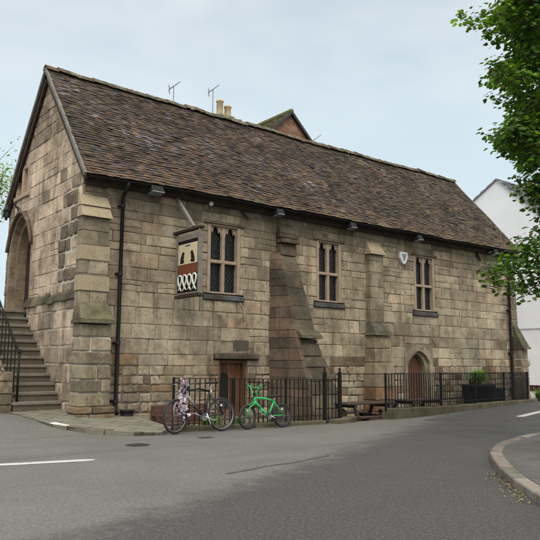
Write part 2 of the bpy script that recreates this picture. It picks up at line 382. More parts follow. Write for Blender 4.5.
# flagged pavement by the steps
PV = [(-1.22, .55, .30), (-1.12, -.5, .235), (-1.0, -1.4, .165), (-.62, -2.15, .12), (-.1, -2.7, .085), (.5, -2.92, .06)]
pv = MB(); inner = [(1.0, -2.44, .085), (1.36, -.02, .18), (.6, -.02, .2), (-.1, .0, .22), (-.1, .56, .32)]
allp = PV+inner; cx = (.0, -1.1, .17)
off = []
pv.add([cx]+allp, [(0, i+1, (i+1) % len(allp)+1) for i in range(len(allp))])
pv.add([(x, y, z) for x, y, z in allp]+[(x, y, z-.5) for x, y, z in allp], [(i, (i+1) % len(allp), len(allp)+(i+1) % len(allp), len(allp)+i) for i in range(len(allp))])
o = build(pv, 'pavement', M['flag']); o['kind'] = 'structure'
def kerb_line(pts, wdt, top, seg, col_fn, name, drop=.3, gap=.012, jit=.01):
    mb = MB(); P = [Vector(p) for p in pts]
    L = [0]
    for a, b in zip(P, P[1:]): L.append(L[-1]+(b-a).length)
    def at(s):
        for i in range(len(P)-1):
            if s <= L[i+1] or i == len(P)-2:
                return P[i].lerp(P[i+1], (s-L[i])/(L[i+1]-L[i]))
    s = 0; k = 0
    while s < L[-1]-.05:
        e = min(L[-1], s+seg*rnd.uniform(.8, 1.25)); a = at(s+gap/2); b = at(e-gap/2); d = (b-a).normalized(); q = Vector((-d.y, d.x, 0)).normalized()*wdt
        z = rnd.uniform(-jit, jit); A = a+Vector((0, 0, top+z)); B = b+Vector((0, 0, top+rnd.uniform(-jit, jit)))
        dn = Vector((0, 0, -drop)); c = col_fn(k)
        c_ = .014; up = [A+q*.08, B+q*.08, B+q*.94, A+q*.94]
        vs = [A+dn, B+dn, B+q+dn, A+q+dn, A-Vector((0, 0, c_)), B-Vector((0, 0, c_)), B+q-Vector((0, 0, c_)), A+q-Vector((0, 0, c_))]+up
        mb.add(vs, [(3, 2, 1, 0), (0, 1, 5, 4), (1, 2, 6, 5), (2, 3, 7, 6), (3, 0, 4, 7), (4, 5, 9, 8), (5, 6, 10, 9), (6, 7, 11, 10), (7, 4, 8, 11), (8, 9, 10, 11)], c)
        s = e; k += 1
    o = build(mb, name, M['kerb']); return o
kc = lambda k: (.62, .56, .54) if k == 4 else random.Random(k).choice([(.17, .14, .11), (.2, .16, .13), (.14, .11, .09)])
o = kerb_line(PV, .16, .006, .5, kc, 'kerb'); o['kind'] = 'structure'
# right-hand pavement with curved kerb
KR = [(-3.4, -14.6), (-1.6, -12.5), (.3, -10.69), (1.25, -9.72), (2.0, -9.08), (2.75, -8.5), (3.7, -7.98), (4.8, -7.6), (6.2, -7.3), (9, -6.95), (14, -6.6), (24, -6.6)]
def smooth(pts, n=6):
    out = []
    for i in range(len(pts)-1):
        p0 = Vector(pts[max(i-1, 0)]); p1 = Vector(pts[i]); p2 = Vector(pts[i+1]); p3 = Vector(pts[min(i+2, len(pts)-1)])
        for k in range(n):
            t = k/n; out.append(.5*((2*p1)+(p2-p0)*t+(2*p0-5*p1+4*p2-p3)*t*t+(3*p1-p0-3*p2+p3)*t**3))
    out.append(Vector(pts[-1])); return out
KS = [(p.x, p.y, gh(p.x, p.y)) for p in smooth(KR)]
o = kerb_line(list(reversed(KS)), .17, .10, .75, lambda k: random.Random(k+50).choice([(.20, .17, .145), (.16, .14, .12), (.235, .205, .175)]), 'kerb', drop=.25); o['kind'] = 'structure'
pm = MB(); npt = len(KS)
ins = []
for i, p in enumerate(KS):
    a = Vector(KS[max(i-1, 0)]); b = Vector(KS[min(i+1, npt-1)]); d = (b-a).normalized(); q = Vector((d.y, -d.x, 0))*.165
    ins.append((p[0]+q.x, p[1]+q.y, p[2]+.092))
for i in range(npt-1):
    a, b = ins[i], ins[i+1]
    pm.add([a, b, (b[0]+6, b[1]-9, b[2]+.05), (a[0]+6, a[1]-9, a[2]+.05)], [(0, 3, 2, 1)])
o = build(pm, 'pavement', M['path']); o['kind'] = 'structure'

def ribbon(pts, w0, name, mat, lift=.004, jit=0., col=(.7, .7, .68), seed=1):
    r = random.Random(seed); mb = MB(); P = [Vector((*p, 0)) for p in pts]; Q = []
    for a, b in zip(P, P[1:]):
        k = max(1, int((b-a).length/.12))
        for i in range(k): Q.append(a.lerp(b, i/k))
    Q.append(P[-1]); vs = []
    for i, p in enumerate(Q):
        d = (Q[min(i+1, len(Q)-1)]-Q[max(i-1, 0)]).normalized(); s = Vector((-d.y, d.x, 0))
        e = .35 if i in (0, len(Q)-1) else 1
        for sg in (-1, 1):
            q = p+s*(sg*w0/2*e+r.uniform(-jit, jit)); vs.append((q.x, q.y, gh(q.x, q.y)+lift))
    fs = [(2*i, 2*i+1, 2*i+3, 2*i+2) for i in range(len(Q)-1)]
    mb.add(vs, fs, col); o = build(mb, name, mat); o['kind'] = 'structure'; return o
M['linepaint'] = material('worn_road_paint', (.42, .42, .40), rough=.8, var=.12, vscale=8, fine=.25, bscale=50, stain=[((.16, .16, .16), 14, .58, .68, .8)])
M['tar'] = material('tar_seal', (.05, .048, .045), rough=.75, fine=.3, bscale=30)
M['brownpatch'] = material('gritty_road_patch', (.06, .052, .042), rough=.95, fine=.4, bscale=40, var=.3, vscale=5)
ribbon([(-6.2, -4.45), (-3.08, -4.97), (-1.87, -5.25)], .19, 'road_marking', M['linepaint'], jit=.008)
ribbon([(10.05, -4.5), (11.92, -3.92), (14.5, -3.2)], .22, 'road_marking', M['linepaint'], jit=.01)
ribbon([(-1.1, -7.35), (-.3, -7.15), (.2, -7.1), (1.15, -6.85)], .07, 'tar_seam', M['tar'], jit=.025, seed=3)
ribbon([(7.4, -3.75), (8.2, -3.5), (9.2, -3.2)], .35, 'tar_seam', M['tar'], jit=.09, seed=5)
# fallen leaves and grit
lt = MB(); r = random.Random(3)
for i in range(190):
    t = r.random(); a = Vector((.25, -10.64)).lerp(Vector((1.6, -9.42)), t); off_ = .04+abs(r.gauss(0, .09)); d = Vector((-.67, .74))
    p = a+d*(off_-.05); s = r.uniform(.008, .02); an = r.uniform(0, PI); z = gh(p.x, p.y)+.008+r.uniform(0, .01)
    c = r.choice([(.2, .15, .05), (.17, .13, .06), (.12, .085, .05), (.26, .21, .07)])
    q = [(p.x+s*math.cos(an+k*PI/2)*(1 if k % 2 else .6), p.y+s*math.sin(an+k*PI/2)*(1 if k % 2 else .6), z+r.uniform(-.004, .01)) for k in range(4)]
    lt.add(q, [(0, 1, 2, 3)], c)
tag(build(lt, 'leaf_litter', M['vcm']), 'yellow fallen leaves scattered in the gutter beside the curved kerb', 'leaf litter', kind='stuff')
# cast iron cover in the road
mh = thing('drain_cover', 'small dark oval iron cover set in the road below the flagged pavement', 'drain cover', (-.58, -4.05, gh(-.58, -4.05)))
c = MB(); c.lathe([(.2, -.03), (.2, .006), (.17, .006)], (-.58, -4.05, gh(-.58, -4.05)), 24, col=(.04, .035, .03)); build(c, 'rim', M['vcm'], mh, flat=True)
c = MB(); c.lathe([(.165, -.03), (.165, .010)], (-.58, -4.05, gh(-.58, -4.05)), 24, col=(.055, .045, .04))
for k in range(-2, 3): c.box(-.58-.13, -.58+.13, -4.05+k*.05-.012, -4.05+k*.05+.012, gh(-.58, -4.05)+.0105, gh(-.58, -4.05)+.016, (.05, .04, .035))
build(c, 'lid', M['vcm'], mh, flat=True)
mh2 = thing('drain_cover', 'small square iron cover in the road in front of the larger bicycle', 'drain cover', (.95, -3.75, 0))
c = MB(); c.box(.82, 1.08, -3.84, -3.66, -.02, .007, (.04, .036, .032)); build(c, 'lid', M['vcm'], mh2)

# ------------------------------------------------------------------ masonry generator
def clip_poly(poly, a, b, c):    # keep a*u+b*v<=c
    out = []; n = len(poly)
    for i in range(n):
        p = poly[i]; q = poly[(i+1) % n]; dp = a*p[0]+b*p[1]-c; dq = a*q[0]+b*q[1]-c
        if dp <= 0: out.append(p)
        if (dp < 0) != (dq < 0) and dp != dq:
            t = dp/(dp-dq); out.append((p[0]+(q[0]-p[0])*t, p[1]+(q[1]-p[1])*t))
    return out
def area(p): return abs(sum(p[i][0]*p[(i+1) % len(p)][1]-p[(i+1) % len(p)][0]*p[i][1] for i in range(len(p))))/2 if len(p) > 2 else 0
def sub_rect(r, o):
    x0, x1, y0, y1 = r; a0, a1, b0, b1 = o
    if a0 >= x1 or a1 <= x0 or b0 >= y1 or b1 <= y0: return [r]
    out = []
    if a0 > x0: out.append((x0, a0, y0, y1))
    if a1 < x1: out.append((a1, x1, y0, y1))
    m0, m1 = max(x0, a0), min(x1, a1)
    if b0 > y0: out.append((m0, m1, y0, b0))
    if b1 < y1: out.append((m0, m1, b1, y1))
    return out
def masonry(mbB, mbM, u0, u1, v0, v1, clips, holes, mapf, rows, wid, colf, seed, mgap=lambda u, v: .008, jit=lambda u, v: .006, relief=.014, dback=-.009):
    r = random.Random(seed); v = v0; k = 0
    while v < v1-.02:
        h = rows(v, r); e = min(v1, v+h)
        if v1-e < .12: e = v1
        u = u0-r.uniform(0, .3)
        while u < u1:
            wd = wid((v+e)/2, u, r)*r.choice([.65, .85, 1, 1, 1.2, 1.5]); ue = u+wd
            if u1-ue < .15: ue = u1+.01
            rects = [(max(u, u0), min(ue, u1), v, e)]
            if wd > .5 and e-v > .22 and r.random() < .10:      # split block into two thin ones
                mm = v+(e-v)*r.uniform(.4, .6); rects = [(max(u, u0), min(ue, u1), v, mm), (max(u, u0), min(ue, u1), mm, e)]
            for hh in holes:
                rects = [q for rc in rects for q in sub_rect(rc, hh)]
            for rc in rects:
                if rc[1]-rc[0] < .035 or rc[3]-rc[2] < .035: continue
                cu_, cv_ = (rc[0]+rc[1])/2, (rc[2]+rc[3])/2; g = mgap(cu_, cv_)/2; j = jit(cu_, cv_)
                j = min(j, .12*min(rc[1]-rc[0], rc[3]-rc[2]))
                x0, x1, y0, y1 = rc[0]+g, rc[1]-g, rc[2]+g, rc[3]-g
                base = [(x0, y0), ((x0+x1)/2, y0), (x1, y0), (x1, (y0+y1)/2), (x1, y1), ((x0+x1)/2, y1), (x0, y1), (x0, (y0+y1)/2)]
                poly = []
                ch = min(.2*min(x1-x0, y1-y0), j*1.1)
                for q, (a, b) in enumerate(base):
                    if q % 2 == 0:
                        sx = 1 if a < cu_ else -1; sy = 1 if b < cv_ else -1
                        a += sx*r.uniform(0, ch); b += sy*r.uniform(0, ch)
                    poly.append((a+r.uniform(-j, j)*.6, b+r.uniform(-j, j)*.6))
                for (a, b, cc) in clips: poly = clip_poly(poly, a, b, cc)
                if area(poly) < .003: continue
                cx_ = sum(p[0] for p in poly)/len(poly); cy_ = sum(p[1] for p in poly)/len(poly)
                d = r.uniform(0, relief) + (r.uniform(0, .02) if j > .012 else 0); cut = min(.02+j*.6, .2*math.sqrt(area(poly)))
                def ins_(p, s):
                    dx, dy = cx_-p[0], cy_-p[1]; L = math.hypot(dx, dy) or 1; return (p[0]+dx/L*s, p[1]+dy/L*s)
                n = len(poly); tx, ty = r.uniform(-.013, .013), r.uniform(-.013, .013)
                vs = [mapf(a, b, dback-.01) for a, b in poly]+[mapf(a, b, d-.012) for a, b in poly]+[mapf(*ins_(p, cut), d+tx*(p[0]-cx_)/.4+ty*(p[1]-cy_)/.4) for p in poly]
                fs = [(i, (i+1) % n, n+(i+1) % n, n+i) for i in range(n)]+[(n+i, n+(i+1) % n, 2*n+(i+1) % n, 2*n+i) for i in range(n)]+[tuple(range(2*n, 3*n))]
                mbB.add(vs, fs, colf(cx_, cy_, r))
            u = ue
        v = e; k += 1
    us = sorted({u0, u1, *[min(max(x, u0), u1) for h in holes for x in h[:2]]}); vv = sorted({v0, v1, *[min(max(x, v0), v1) for h in holes for x in h[2:]]})
    for a, b in zip(us, us[1:]):
        for c, d in zip(vv, vv[1:]):
            mu_, mv = (a+b)/2, (c+d)/2
            if any(h[0] < mu_ < h[1] and h[2] < mv < h[3] for h in holes): continue
            poly = [(a, c), (b, c), (b, d), (a, d)]
            for q in clips: poly = clip_poly(poly, *q)
            if area(poly) > 1e-4: mbM.add([mapf(x, y, dback) for x, y in poly], [tuple(range(len(poly)))])
def mixc(a, b, t): return tuple(a[i]*(1-t)+b[i]*t for i in range(3))
def scalec(c, s): return tuple(x*s for x in c)

W, LN = 5.4, 17.2
EZ, RZ, OV, XA, XB = 5.636, 9.05, .35, -.15, 17.36
RY = 2.6
hall = thing('stone_hall', 'long buff sandstone hall with steep brown tiled roof, mullioned windows and stone buttresses', 'building', (0, 0, 0))
mapS = lambda u, v, d: (u, -d, v)                 # long front wall (outwards = -y)
mapG = lambda u, v, d: (-d, u, v)                 # near gable (outwards = -x)
mapE = lambda u, v, d: (LN+d, u, v)
mapN = lambda u, v, d: (u, W+d, v)

WIN = [(3.36, 4.40, 3.13, 4.95), (7.14, 8.14, 3.15, 4.96), (11.50, 12.56, 3.12, 4.97)]
D1 = (3.78, 4.66, -.4, 1.44); D2 = (10.92, 12.34, -.4, 2.02)
holesS = [(a, b, c, d) for a, b, c, d in WIN]+[(a-.12, b+.12, c-.17, c) for a, b, c, d in WIN]+[D1, (3.605, 5.015, 1.44, 1.597), D2, (14.3, 15.0, .5, .85)]
def nz(u, v, s, o=0): return noise.noise(Vector((u*s, v*s, o)))
def colS(u, v, r):
    t = r.random()
    pal = [(.41, .335, .235), (.42, .345, .24), (.385, .315, .22), (.45, .37, .26), (.34, .275, .195), (.43, .325, .22), (.375, .315, .225)]
    c = r.choice(pal); c = scalec(c, r.uniform(.88, 1.12))
    if v < 1.7 and r.random() < .3: c = r.choice([(.28, .18, .10), (.15, .105, .07), (.22, .15, .095), (.33, .27, .2)])
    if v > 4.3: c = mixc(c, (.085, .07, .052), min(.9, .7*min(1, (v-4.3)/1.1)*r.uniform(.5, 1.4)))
    k = nz(u, v, .45, 3)
    if k > .16 and r.random() < .5: c = mixc(c, (.15, .125, .09), .5)
    if k < -.22: c = mixc(c, (.34, .28, .18), .3)
    # new blocks by the low door, and smooth patch towards the far end
    if 2.15 < u < 3.5 and .25 < v < 1.55: c = scalec((.38, .30, .20), r.uniform(.8, 1.1))
    if 13.9 < u < 15.3 and .9 < v < 2.4: c = scalec((.36, .31, .225), r.uniform(.9, 1.08))
    if 6.7 < u < 7.6 and .2 < v < 1.6 and r.random() < .5: c = (.40, .31, .22)
    return c
def rowsS(v, r):
    return r.uniform(.15, .24) if v < 1.25 else r.choice([.2, .27, .3, .32, .35, .38, .4])*r.uniform(.95, 1.05)
def widS(v, u, r):
    if v < 1.25: return r.uniform(.26, .42)
    if u > 12.8: return r.uniform(.38, .5)
    return r.uniform(.48, .68)
mb, mo = MB(), MB()
rub = lambda u, v: .02 if v < 1.25 and not (2.15 < u < 3.5) and not (13.9 < u < 15.3) else .0065
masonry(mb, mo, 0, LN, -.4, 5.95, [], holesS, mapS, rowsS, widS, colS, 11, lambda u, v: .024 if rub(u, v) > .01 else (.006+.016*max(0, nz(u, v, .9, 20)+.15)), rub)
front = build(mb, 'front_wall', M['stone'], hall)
build(mo, 'wall_mortar', M['mortar'], front)
# gable wall
sl_ = (RZ-EZ)/(RY+OV)
def gable_clips(drop): return [(-sl_, 1, EZ+sl_*OV-drop), (sl_, 1, EZ+sl_*(2*RY+OV)-drop)]
ARC = (3.28, 5.24, 2.72, 5.44)
GW = (3.78, 4.84, 5.98, 6.78)
holesG = [ARC, GW]
def colG(u, v, r):
    c = r.choice([(.54, .42, .31), (.56, .44, .325), (.50, .39, .29), (.55, .425, .31), (.51, .40, .285)]); c = scalec(c, r.uniform(.92, 1.08))
    if u < 1.35 and v < 5.4 or v < 2.9:
        if r.random() < .55: c = r.choice([(.17, .13, .09), (.22, .17, .12), (.25, .19, .125), (.14, .115, .085)])
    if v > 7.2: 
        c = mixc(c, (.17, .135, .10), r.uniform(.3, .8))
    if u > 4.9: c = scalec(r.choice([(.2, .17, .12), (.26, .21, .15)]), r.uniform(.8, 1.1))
    if nz(u, v, .8, 9) > .28 and r.random() < .3: c = mixc(c, (.09, .075, .055), .6)
    return c
def rowsG(v, r): return r.uniform(.3, .4) if v < 7.1 else r.uniform(.2, .28)
def widG(v, u, r): return r.uniform(.34, .48) if u < 1.3 else (r.uniform(.5, .75) if v < 7.1 else r.uniform(.28, .45))
mb, mo = MB(), MB()
rubG = lambda u, v: .022 if (u < 1.3 and v < 5.6) or v < 2.9 or u > 4.95 else (.016 if v > 7.1 else .005)
masonry(mb, mo, -.0, W, .0, 9.1, gable_clips(.10), holesG, mapG, rowsG, widG, colG, 23, lambda u, v: .036 if (u < 1.3 and v < 5.6) or v < 2.9 else .007, rubG)
gab = build(mb, 'gable_wall', M['stone'], hall); build(mo, 'wall_mortar', M['palemortar'], gab)
# other two walls
mb, mo = MB(), MB()
masonry(mb, mo, 0, W, -.4, 9.1, gable_clips(.10), [], mapE, rowsG, widG, colS, 31); build(mo, 'wall_mortar', M['mortar'], build(mb, 'gable_wall', M['stone'], hall))
mb, mo = MB(), MB()
masonry(mb, mo, 0, LN, -.4, 5.95, [], [], mapN, rowsS, widS, colS, 37); build(mo, 'wall_mortar', M['mortar'], build(mb, 'rear_wall', M['stone'], hall))
# lower, thicker part of the gable with a rough mossy offset
mb, mo = MB(), MB(); mapG2 = lambda u, v, d: (-.07-d, u, v)
def colP(u, v, r):
    c = scalec(r.choice([(.48, .375, .29), (.46, .36, .275), (.50, .39, .295)]), r.uniform(.88, 1.1))
    return mixc(c, (.15, .12, .085), .6) if r.random() < .28 else c
masonry(mb, mo, .0, 3.28, .1, 2.86, [], [], mapG2, lambda v, r: r.uniform(.34, .44), lambda v, u, r: r.uniform(.45, .7), colP, 41, lambda u, v: .02, lambda u, v: .014)
pl = build(mb, 'plinth', M['stone'], hall); build(mo, 'wall_mortar', M['palemortar'], pl)
oc = MB(); r = random.Random(5); y = -.02
while y < 3.26:
    e = min(3.3, y+r.uniform(.3, .55)); h0 = 2.86+r.uniform(-.03, .02); h1 = h0+r.uniform(.13, .2); p = .12+r.uniform(-.01, .04)
    c = r.choice([(.10, .09, .055), (.15, .13, .08), (.09, .08, .06)])
    oc.hexa([(-p, y+.01, h0-.1), (-.0, y+.01, h0-.1), (-.0, e-.01, h0-.1), (-p, e-.01, h0-.1), (-p+.03, y+.02, h0+.05), (.0, y+.02, h1), (.0, e-.02, h1), (-p+.03, e-.02, h0+.04)], c); y = e
build(oc, 'offset_stones', M['buttress'], pl, bevel=.012)

# windows
def cusp(uc, hw, spr, rise):
    def fn(u):
        t = abs(u-uc)/hw
        if t >= 1: return spr
        base = spr+rise*(.72*math.sqrt(1-t*t)+.28*(1-t))
        return max(spr, base-rise*.34*max(0, 1-abs(t-.52)/.15)**.8)
    return fn
def window(x0, x1, z0, z1, tr):
    wr = MB(); F0, F1 = -.32, .005; m_ = .10
    xm = (x0+x1)/2
    wr.box(x0, x0+m_, -F1, .32, z0, z1); wr.box(x1-m_, x1, -F1, .32, z0, z1)
    f = build(wr, 'window', M['dress'], hall, bevel=.02)
    t = MB()
    t.box(xm-.05, xm+.05, .04, .15, z0, z1-.03)                                # mullion
    t.box(x0+m_-.001, x1-m_+.001, .03, .15, tr-.045, tr+.045); 
    t.box(x0+m_, x1-m_, .02, .3, z0, z0+.05)
    build(t, 'mullion', M['dress'], f, bevel=.018)
    t = MB()
    for a, b in ((x0+m_, xm-.055), (xm+.055, x1-m_)):
        hw = (b-a)/2; uc = (a+b)/2
        t.arch(a, b, z1-.002, cusp(uc, hw, z1-.36, .31), -.115, -.065, lambda u, v, d: (u, -d, v), 40)
    t.box(x0+m_, x1-m_, -.004, .28, z1-.045, z1-.001)
    build(t, 'tracery', M['dress'], f)
    t = MB(); t.box(x0+.09, x1-.09, .15, .19, z0+.02, z1-.02); build(t, 'pane', M['glass'], f)
    t = MB(); t.hexa([(x0-.115, -.06, z0-.165), (x1+.115, -.06, z0-.165), (x1+.115, .25, z0-.165), (x0-.115, .25, z0-.165),
                      (x0-.115, -.05, z0-.05), (x1+.115, -.05, z0-.05), (x1+.115, .1, z0+.0), (x0-.115, .1, z0+.0)], (.085, .085, .085))
    build(t, 'sill', M['buttress'], f, bevel=.012)
    t = MB(); t.hexa([(x0-.12, -.055, z1+.005), (x1+.12, -.055, z1+.005), (x1+.12, .2, z1+.005), (x0-.12, .2, z1+.005), (x0-.12, -.02, z1+.085), (x1+.12, -.02, z1+.085), (x1+.12, .2, z1+.085), (x0-.12, .2, z1+.085)], (.14, .11, .075))
    build(t, 'hood_mould', M['buttress'], f, bevel=.01)
for wdw in WIN: window(*wdw, wdw[2]+.84)

# low plank door with dark lintel
def planks(mb, x0, x1, z0, z1, y, n, c0, r, axis='x'):
    wd = (x1-x0)/n
    for i in range(n):
        c = scalec(c0, r.uniform(.75, 1.25)); mb.box(x0+i*wd+.004, x0+(i+1)*wd-.004, y+r.uniform(-.003, .003), y+.04, z0, z1, c)
r = random.Random(9)
t = MB(); planks(t, 3.78, 4.66, -.38, 1.42, .22, 7, (.15, .062, .028), r); dr = build(t, 'door', M['door'], hall, bevel=.004)
t = MB(); t.box(3.78, 3.86, .06, .24, -.4, 1.44, (.10, .045, .02)); t.box(4.58, 4.66, .06, .24, -.4, 1.44, (.10, .045, .02)); t.box(3.86, 4.58, .06, .24, 1.36, 1.44, (.09, .04, .02)); build(t, 'door_frame', M['door'], dr, bevel=.006)
t = MB(); t.prism([(3.92, .2), (4.2, .2), (4.2, .98), (4.17, 1.07), (4.06, 1.12), (3.95, 1.07), (3.92, .98)], -.215, -.19, mapS); build(t, 'door_opening', M['dark'], dr)
t = MB(); t.box(3.605, 5.015, -.09, .3, 1.46, 1.60, (.11, .085, .068)); build(t, 'lintel', M['buttress'], hall, bevel=.025); t = MB(); t.box(4.2, 4.7, -.018, .1, 1.68, 1.96, (.10, .088, .078)); build(t, 'dark_block', M['stone'], hall, bevel=.015)
# reveals
t = MB(); t.box(3.70, 3.779, .012, .3, -.4, 1.44, (.26, .21, .15)); t.box(4.661, 4.74, .012, .3, -.4, 1.44, (.26, .21, .15)); build(t, 'door_jamb', M['stone'], hall)
# arched door in a chamfered surround
def pointed(uc, hw, spr, rise, k=1.0):
    def fn(u):
        x = min(1, abs(u-uc)/hw); return spr+rise*(.75*(1-x**2.2)**.6+.25*(1-x))
    return fn
x0, x1, z0, z1 = D2; xc = 11.63
t = MB()
out = lambda u: 2.0-.34*abs((u-xc)/.71)**1.5
t.arch(x0+.002, x1-.002, out, lambda u: pointed(xc, .58, 1.30, .5)(u) if abs(u-xc) < .58 else -.4, -.3, .02, mapS, 56, (.34, .285, .2))
sur = build(t, 'door_surround', M['stone'], hall)
t = MB(); t.arch(xc-.6, xc+.6, out, lambda u: pointed(xc, .43, 1.25, .44)(u) if abs(u-xc) < .43 else -.4, -.3, -.09, mapS, 48, (.31, .26, .185)); build(t, 'inner_moulding', M['stone'], sur)
t = MB(); 
for i in range(1): pass
t.arch(x0+.003, x1-.003, 2.02, out, -.06, -.004, mapS, 40, (.24, .2, .14)); build(t, 'spandrel', M['stone'], sur)
t = MB(); planks(t, xc-.5, xc+.5, -.38, 1.8, .25, 7, (.11, .042, .024), r); build(t, 'door', M['door'], hall, bevel=.004)
# gable archway
uc = 4.26
t = MB()
G0, G1 = ARC[0], ARC[1]
arc = lambda hw, spr, rise: (lambda u: spr+rise*(max(0, 1-(min(1, abs(u-uc)/hw))**1.75))**.62 if abs(u-uc) < hw else 2.7)
t.arch(G0+.002, G1-.002, 5.44, arc(.86, 4.38, .96), -.5, .004, mapG, 60, (.31, .24, .165)); ar = build(t, 'doorway_arch', M['stone'], hall)
t = MB(); t.arch(uc-.89, uc+.89, 5.42, arc(.70, 4.36, .80), -.5, -.16, mapG, 56, (.26, .2, .135)); build(t, 'inner_order', M['stone'], ar)
t = MB(); hood = [];
for i in range(41):
    u = uc-.98+1.96*i/40; x = min(1, abs(u-uc)/.985); hood.append((-.06, u, 4.4+1.06*(max(0, 1-x**1.75))**.62))
t.tube(hood, .05, 8, (.13, .09, .068)); build(t, 'hood_mould', M['stone'], ar)
t = MB(); r = random.Random(12)
for i in range(8): t.box(.42, .46, uc-.72+i*.18+.004, uc-.72+(i+1)*.18-.004, 2.7, 5.2, scalec((.022, .012, .011), r.uniform(.7, 1.3)))
build(t, 'door', M['door'], hall)
# blocked two-light opening high in the gable
t = MB(); a, b, c, d = GW
for y0, y1 in ((a, a+.13), ((a+b)/2-.07, (a+b)/2+.07), (b-.13, b)): t.box(-.03, .2, y0, y1, c, d)
t.box(-.028, .2, a+.13, b-.13, d-.1, d-.002); gw = build(t, 'window', M['dress'], hall, bevel=.02)
t = MB(); t.box(.08, .2, a+.1, b-.1, c, d-.09, (.36, .29, .2)); build(t, 'infill_panel', M['stone'], gw)
t = MB(); t.box(-.07, .2, a-.06, b+.06, c-.12, c-.003); build(t, 'sill', M['dress'], gw, bevel=.015)

# clasping buttress at the near corner
def blockpile(mb, x0, x1, yb, yf0, yf1, z0, z1, rows, colf, r, xl0=None, xl1=None, xr0=None, xr1=None, nsplit=(1, 2), gap=.008, jit=.008):
    """courses of stones; front face yf0 (bottom) to yf1 (top); optional battered sides"""
    z = z0
    while z < z1-.01:
        e = min(z1, z+rows(r));
        if z1-e < .08: e = z1
        f = lambda q, a, b: a+(b-a)*(q-z0)/(z1-z0)
        L0, L1 = (f(z, xl0, xl1), f(e, xl0, xl1)) if xl0 is not None else (x0, x0)
        R0, R1 = (f(z, xr0, xr1), f(e, xr0, xr1)) if xr0 is not None else (x1, x1)
        A, B = f(z, yf0, yf1), f(e, yf0, yf1); ns = r.choice(nsplit); cuts = [0]+sorted(r.uniform(.3, .7) for _ in range(ns-1))+[1]
        for a, b in zip(cuts, cuts[1:]):
            j = lambda: r.uniform(-jit, jit)
            lerp = lambda p, q, t: p+(q-p)*t
            g = gap/2
            mb.hexa([(lerp(L0, R0, a)+g+j()*.5, A+j(), z+g), (lerp(L0, R0, b)-g+j()*.5, A+j(), z+g), (lerp(L0, R0, b)-g, yb, z+g), (lerp(L0, R0, a)+g, yb, z+g),
                     (lerp(L1, R1, a)+g+j()*.5, B+j(), e-g), (lerp(L1, R1, b)-g+j()*.5, B+j(), e-g), (lerp(L1, R1, b)-g, yb, e-g), (lerp(L1, R1, a)+g, yb, e-g)], colf(z, r))
        z = e
def colB(z, r): return scalec(r.choice([(.27, .23, .155), (.19, .165, .12), (.34, .28, .2), (.22, .185, .13)]), r.uniform(.85, 1.15))
r = random.Random(21)
t = MB(); blockpile(t, -.145, .53, -.0, -.26, -.26, 1.95, 4.60, lambda r: r.uniform(.3, .42), colB, r, nsplit=(1, 2, 2), gap=.014)
bt = build(t, 'corner_buttress', M['stone'], hall, bevel=.014)
t = MB(); t.box(-.11, .50, -.23, .0, 1.9, 4.58); build(t, 'buttress_mortar', M['palemortar'], bt)
t = MB()   # yellow dressed bands and two-stage sloping cap
t.box(-.157, .555, -.29, .0, 2.93, 3.26); build(t, 'dressed_band', M['yellow'], bt, bevel=.01)
t = MB(); t.box(-.157, .545, -.285, .0, 3.62, 3.95); build(t, 'dressed_band', M['yellow'], bt, bevel=.01)
t = MB()
t.hexa([(-.165, -.34, 4.60), (.57, -.34, 4.60), (.57, 0, 4.60), (-.165, 0, 4.60), (-.15, -.2, 4.86), (.545, -.2, 4.86), (.545, 0, 4.86), (-.15, 0, 4.86)])
t.hexa([(-.16, -.24, 4.865), (.555, -.24, 4.865), (.555, 0, 4.865), (-.16, 0, 4.865), (-.14, -.06, 5.14), (.54, -.06, 5.14), (.54, 0, 5.14), (-.14, 0, 5.14)])
build(t, 'weathering_cap', M['yellow'], bt, bevel=.01)
t = MB(); blockpile(t, -.16, .60, -.0, -.50, -.46, .40, 2.2, lambda r: r.uniform(.28, .4), colB, r, nsplit=(1, 2, 2), gap=.034, jit=.02)
blockpile(t, -.22, .68, -.0, -.60, -.58, .0, .42, lambda r: r.uniform(.12, .17), lambda z, r: scalec((.24, .17, .11), r.uniform(.7, 1.1)), r, nsplit=(2, 2), gap=.02, jit=.02)
build(t, 'buttress_base', M['stone'], bt, bevel=.022)
t = MB(); t.box(-.115, .56, -.43, .0, .05, 2.15); build(t, 'buttress_mortar', M['palemortar'], bt)
t = MB(); t.hexa([(-.19, -.56, 2.2), (.64, -.56, 2.2), (.64, 0, 2.2), (-.19, 0, 2.2), (-.19, -.53, 2.28), (.64, -.53, 2.28), (.64, 0, 2.28), (-.19, 0, 2.28)], (.12, .105, .065))
t.hexa([(-.17, -.52, 2.285), (.62, -.52, 2.285), (.62, 0, 2.285), (-.17, 0, 2.285), (-.13, -.27, 2.68), (.54, -.27, 2.68), (.54, 0, 2.68), (-.13, 0, 2.68)], (.17, .15, .09))
build(t, 'sloping_cap', M['buttress'], bt, bevel=.015)

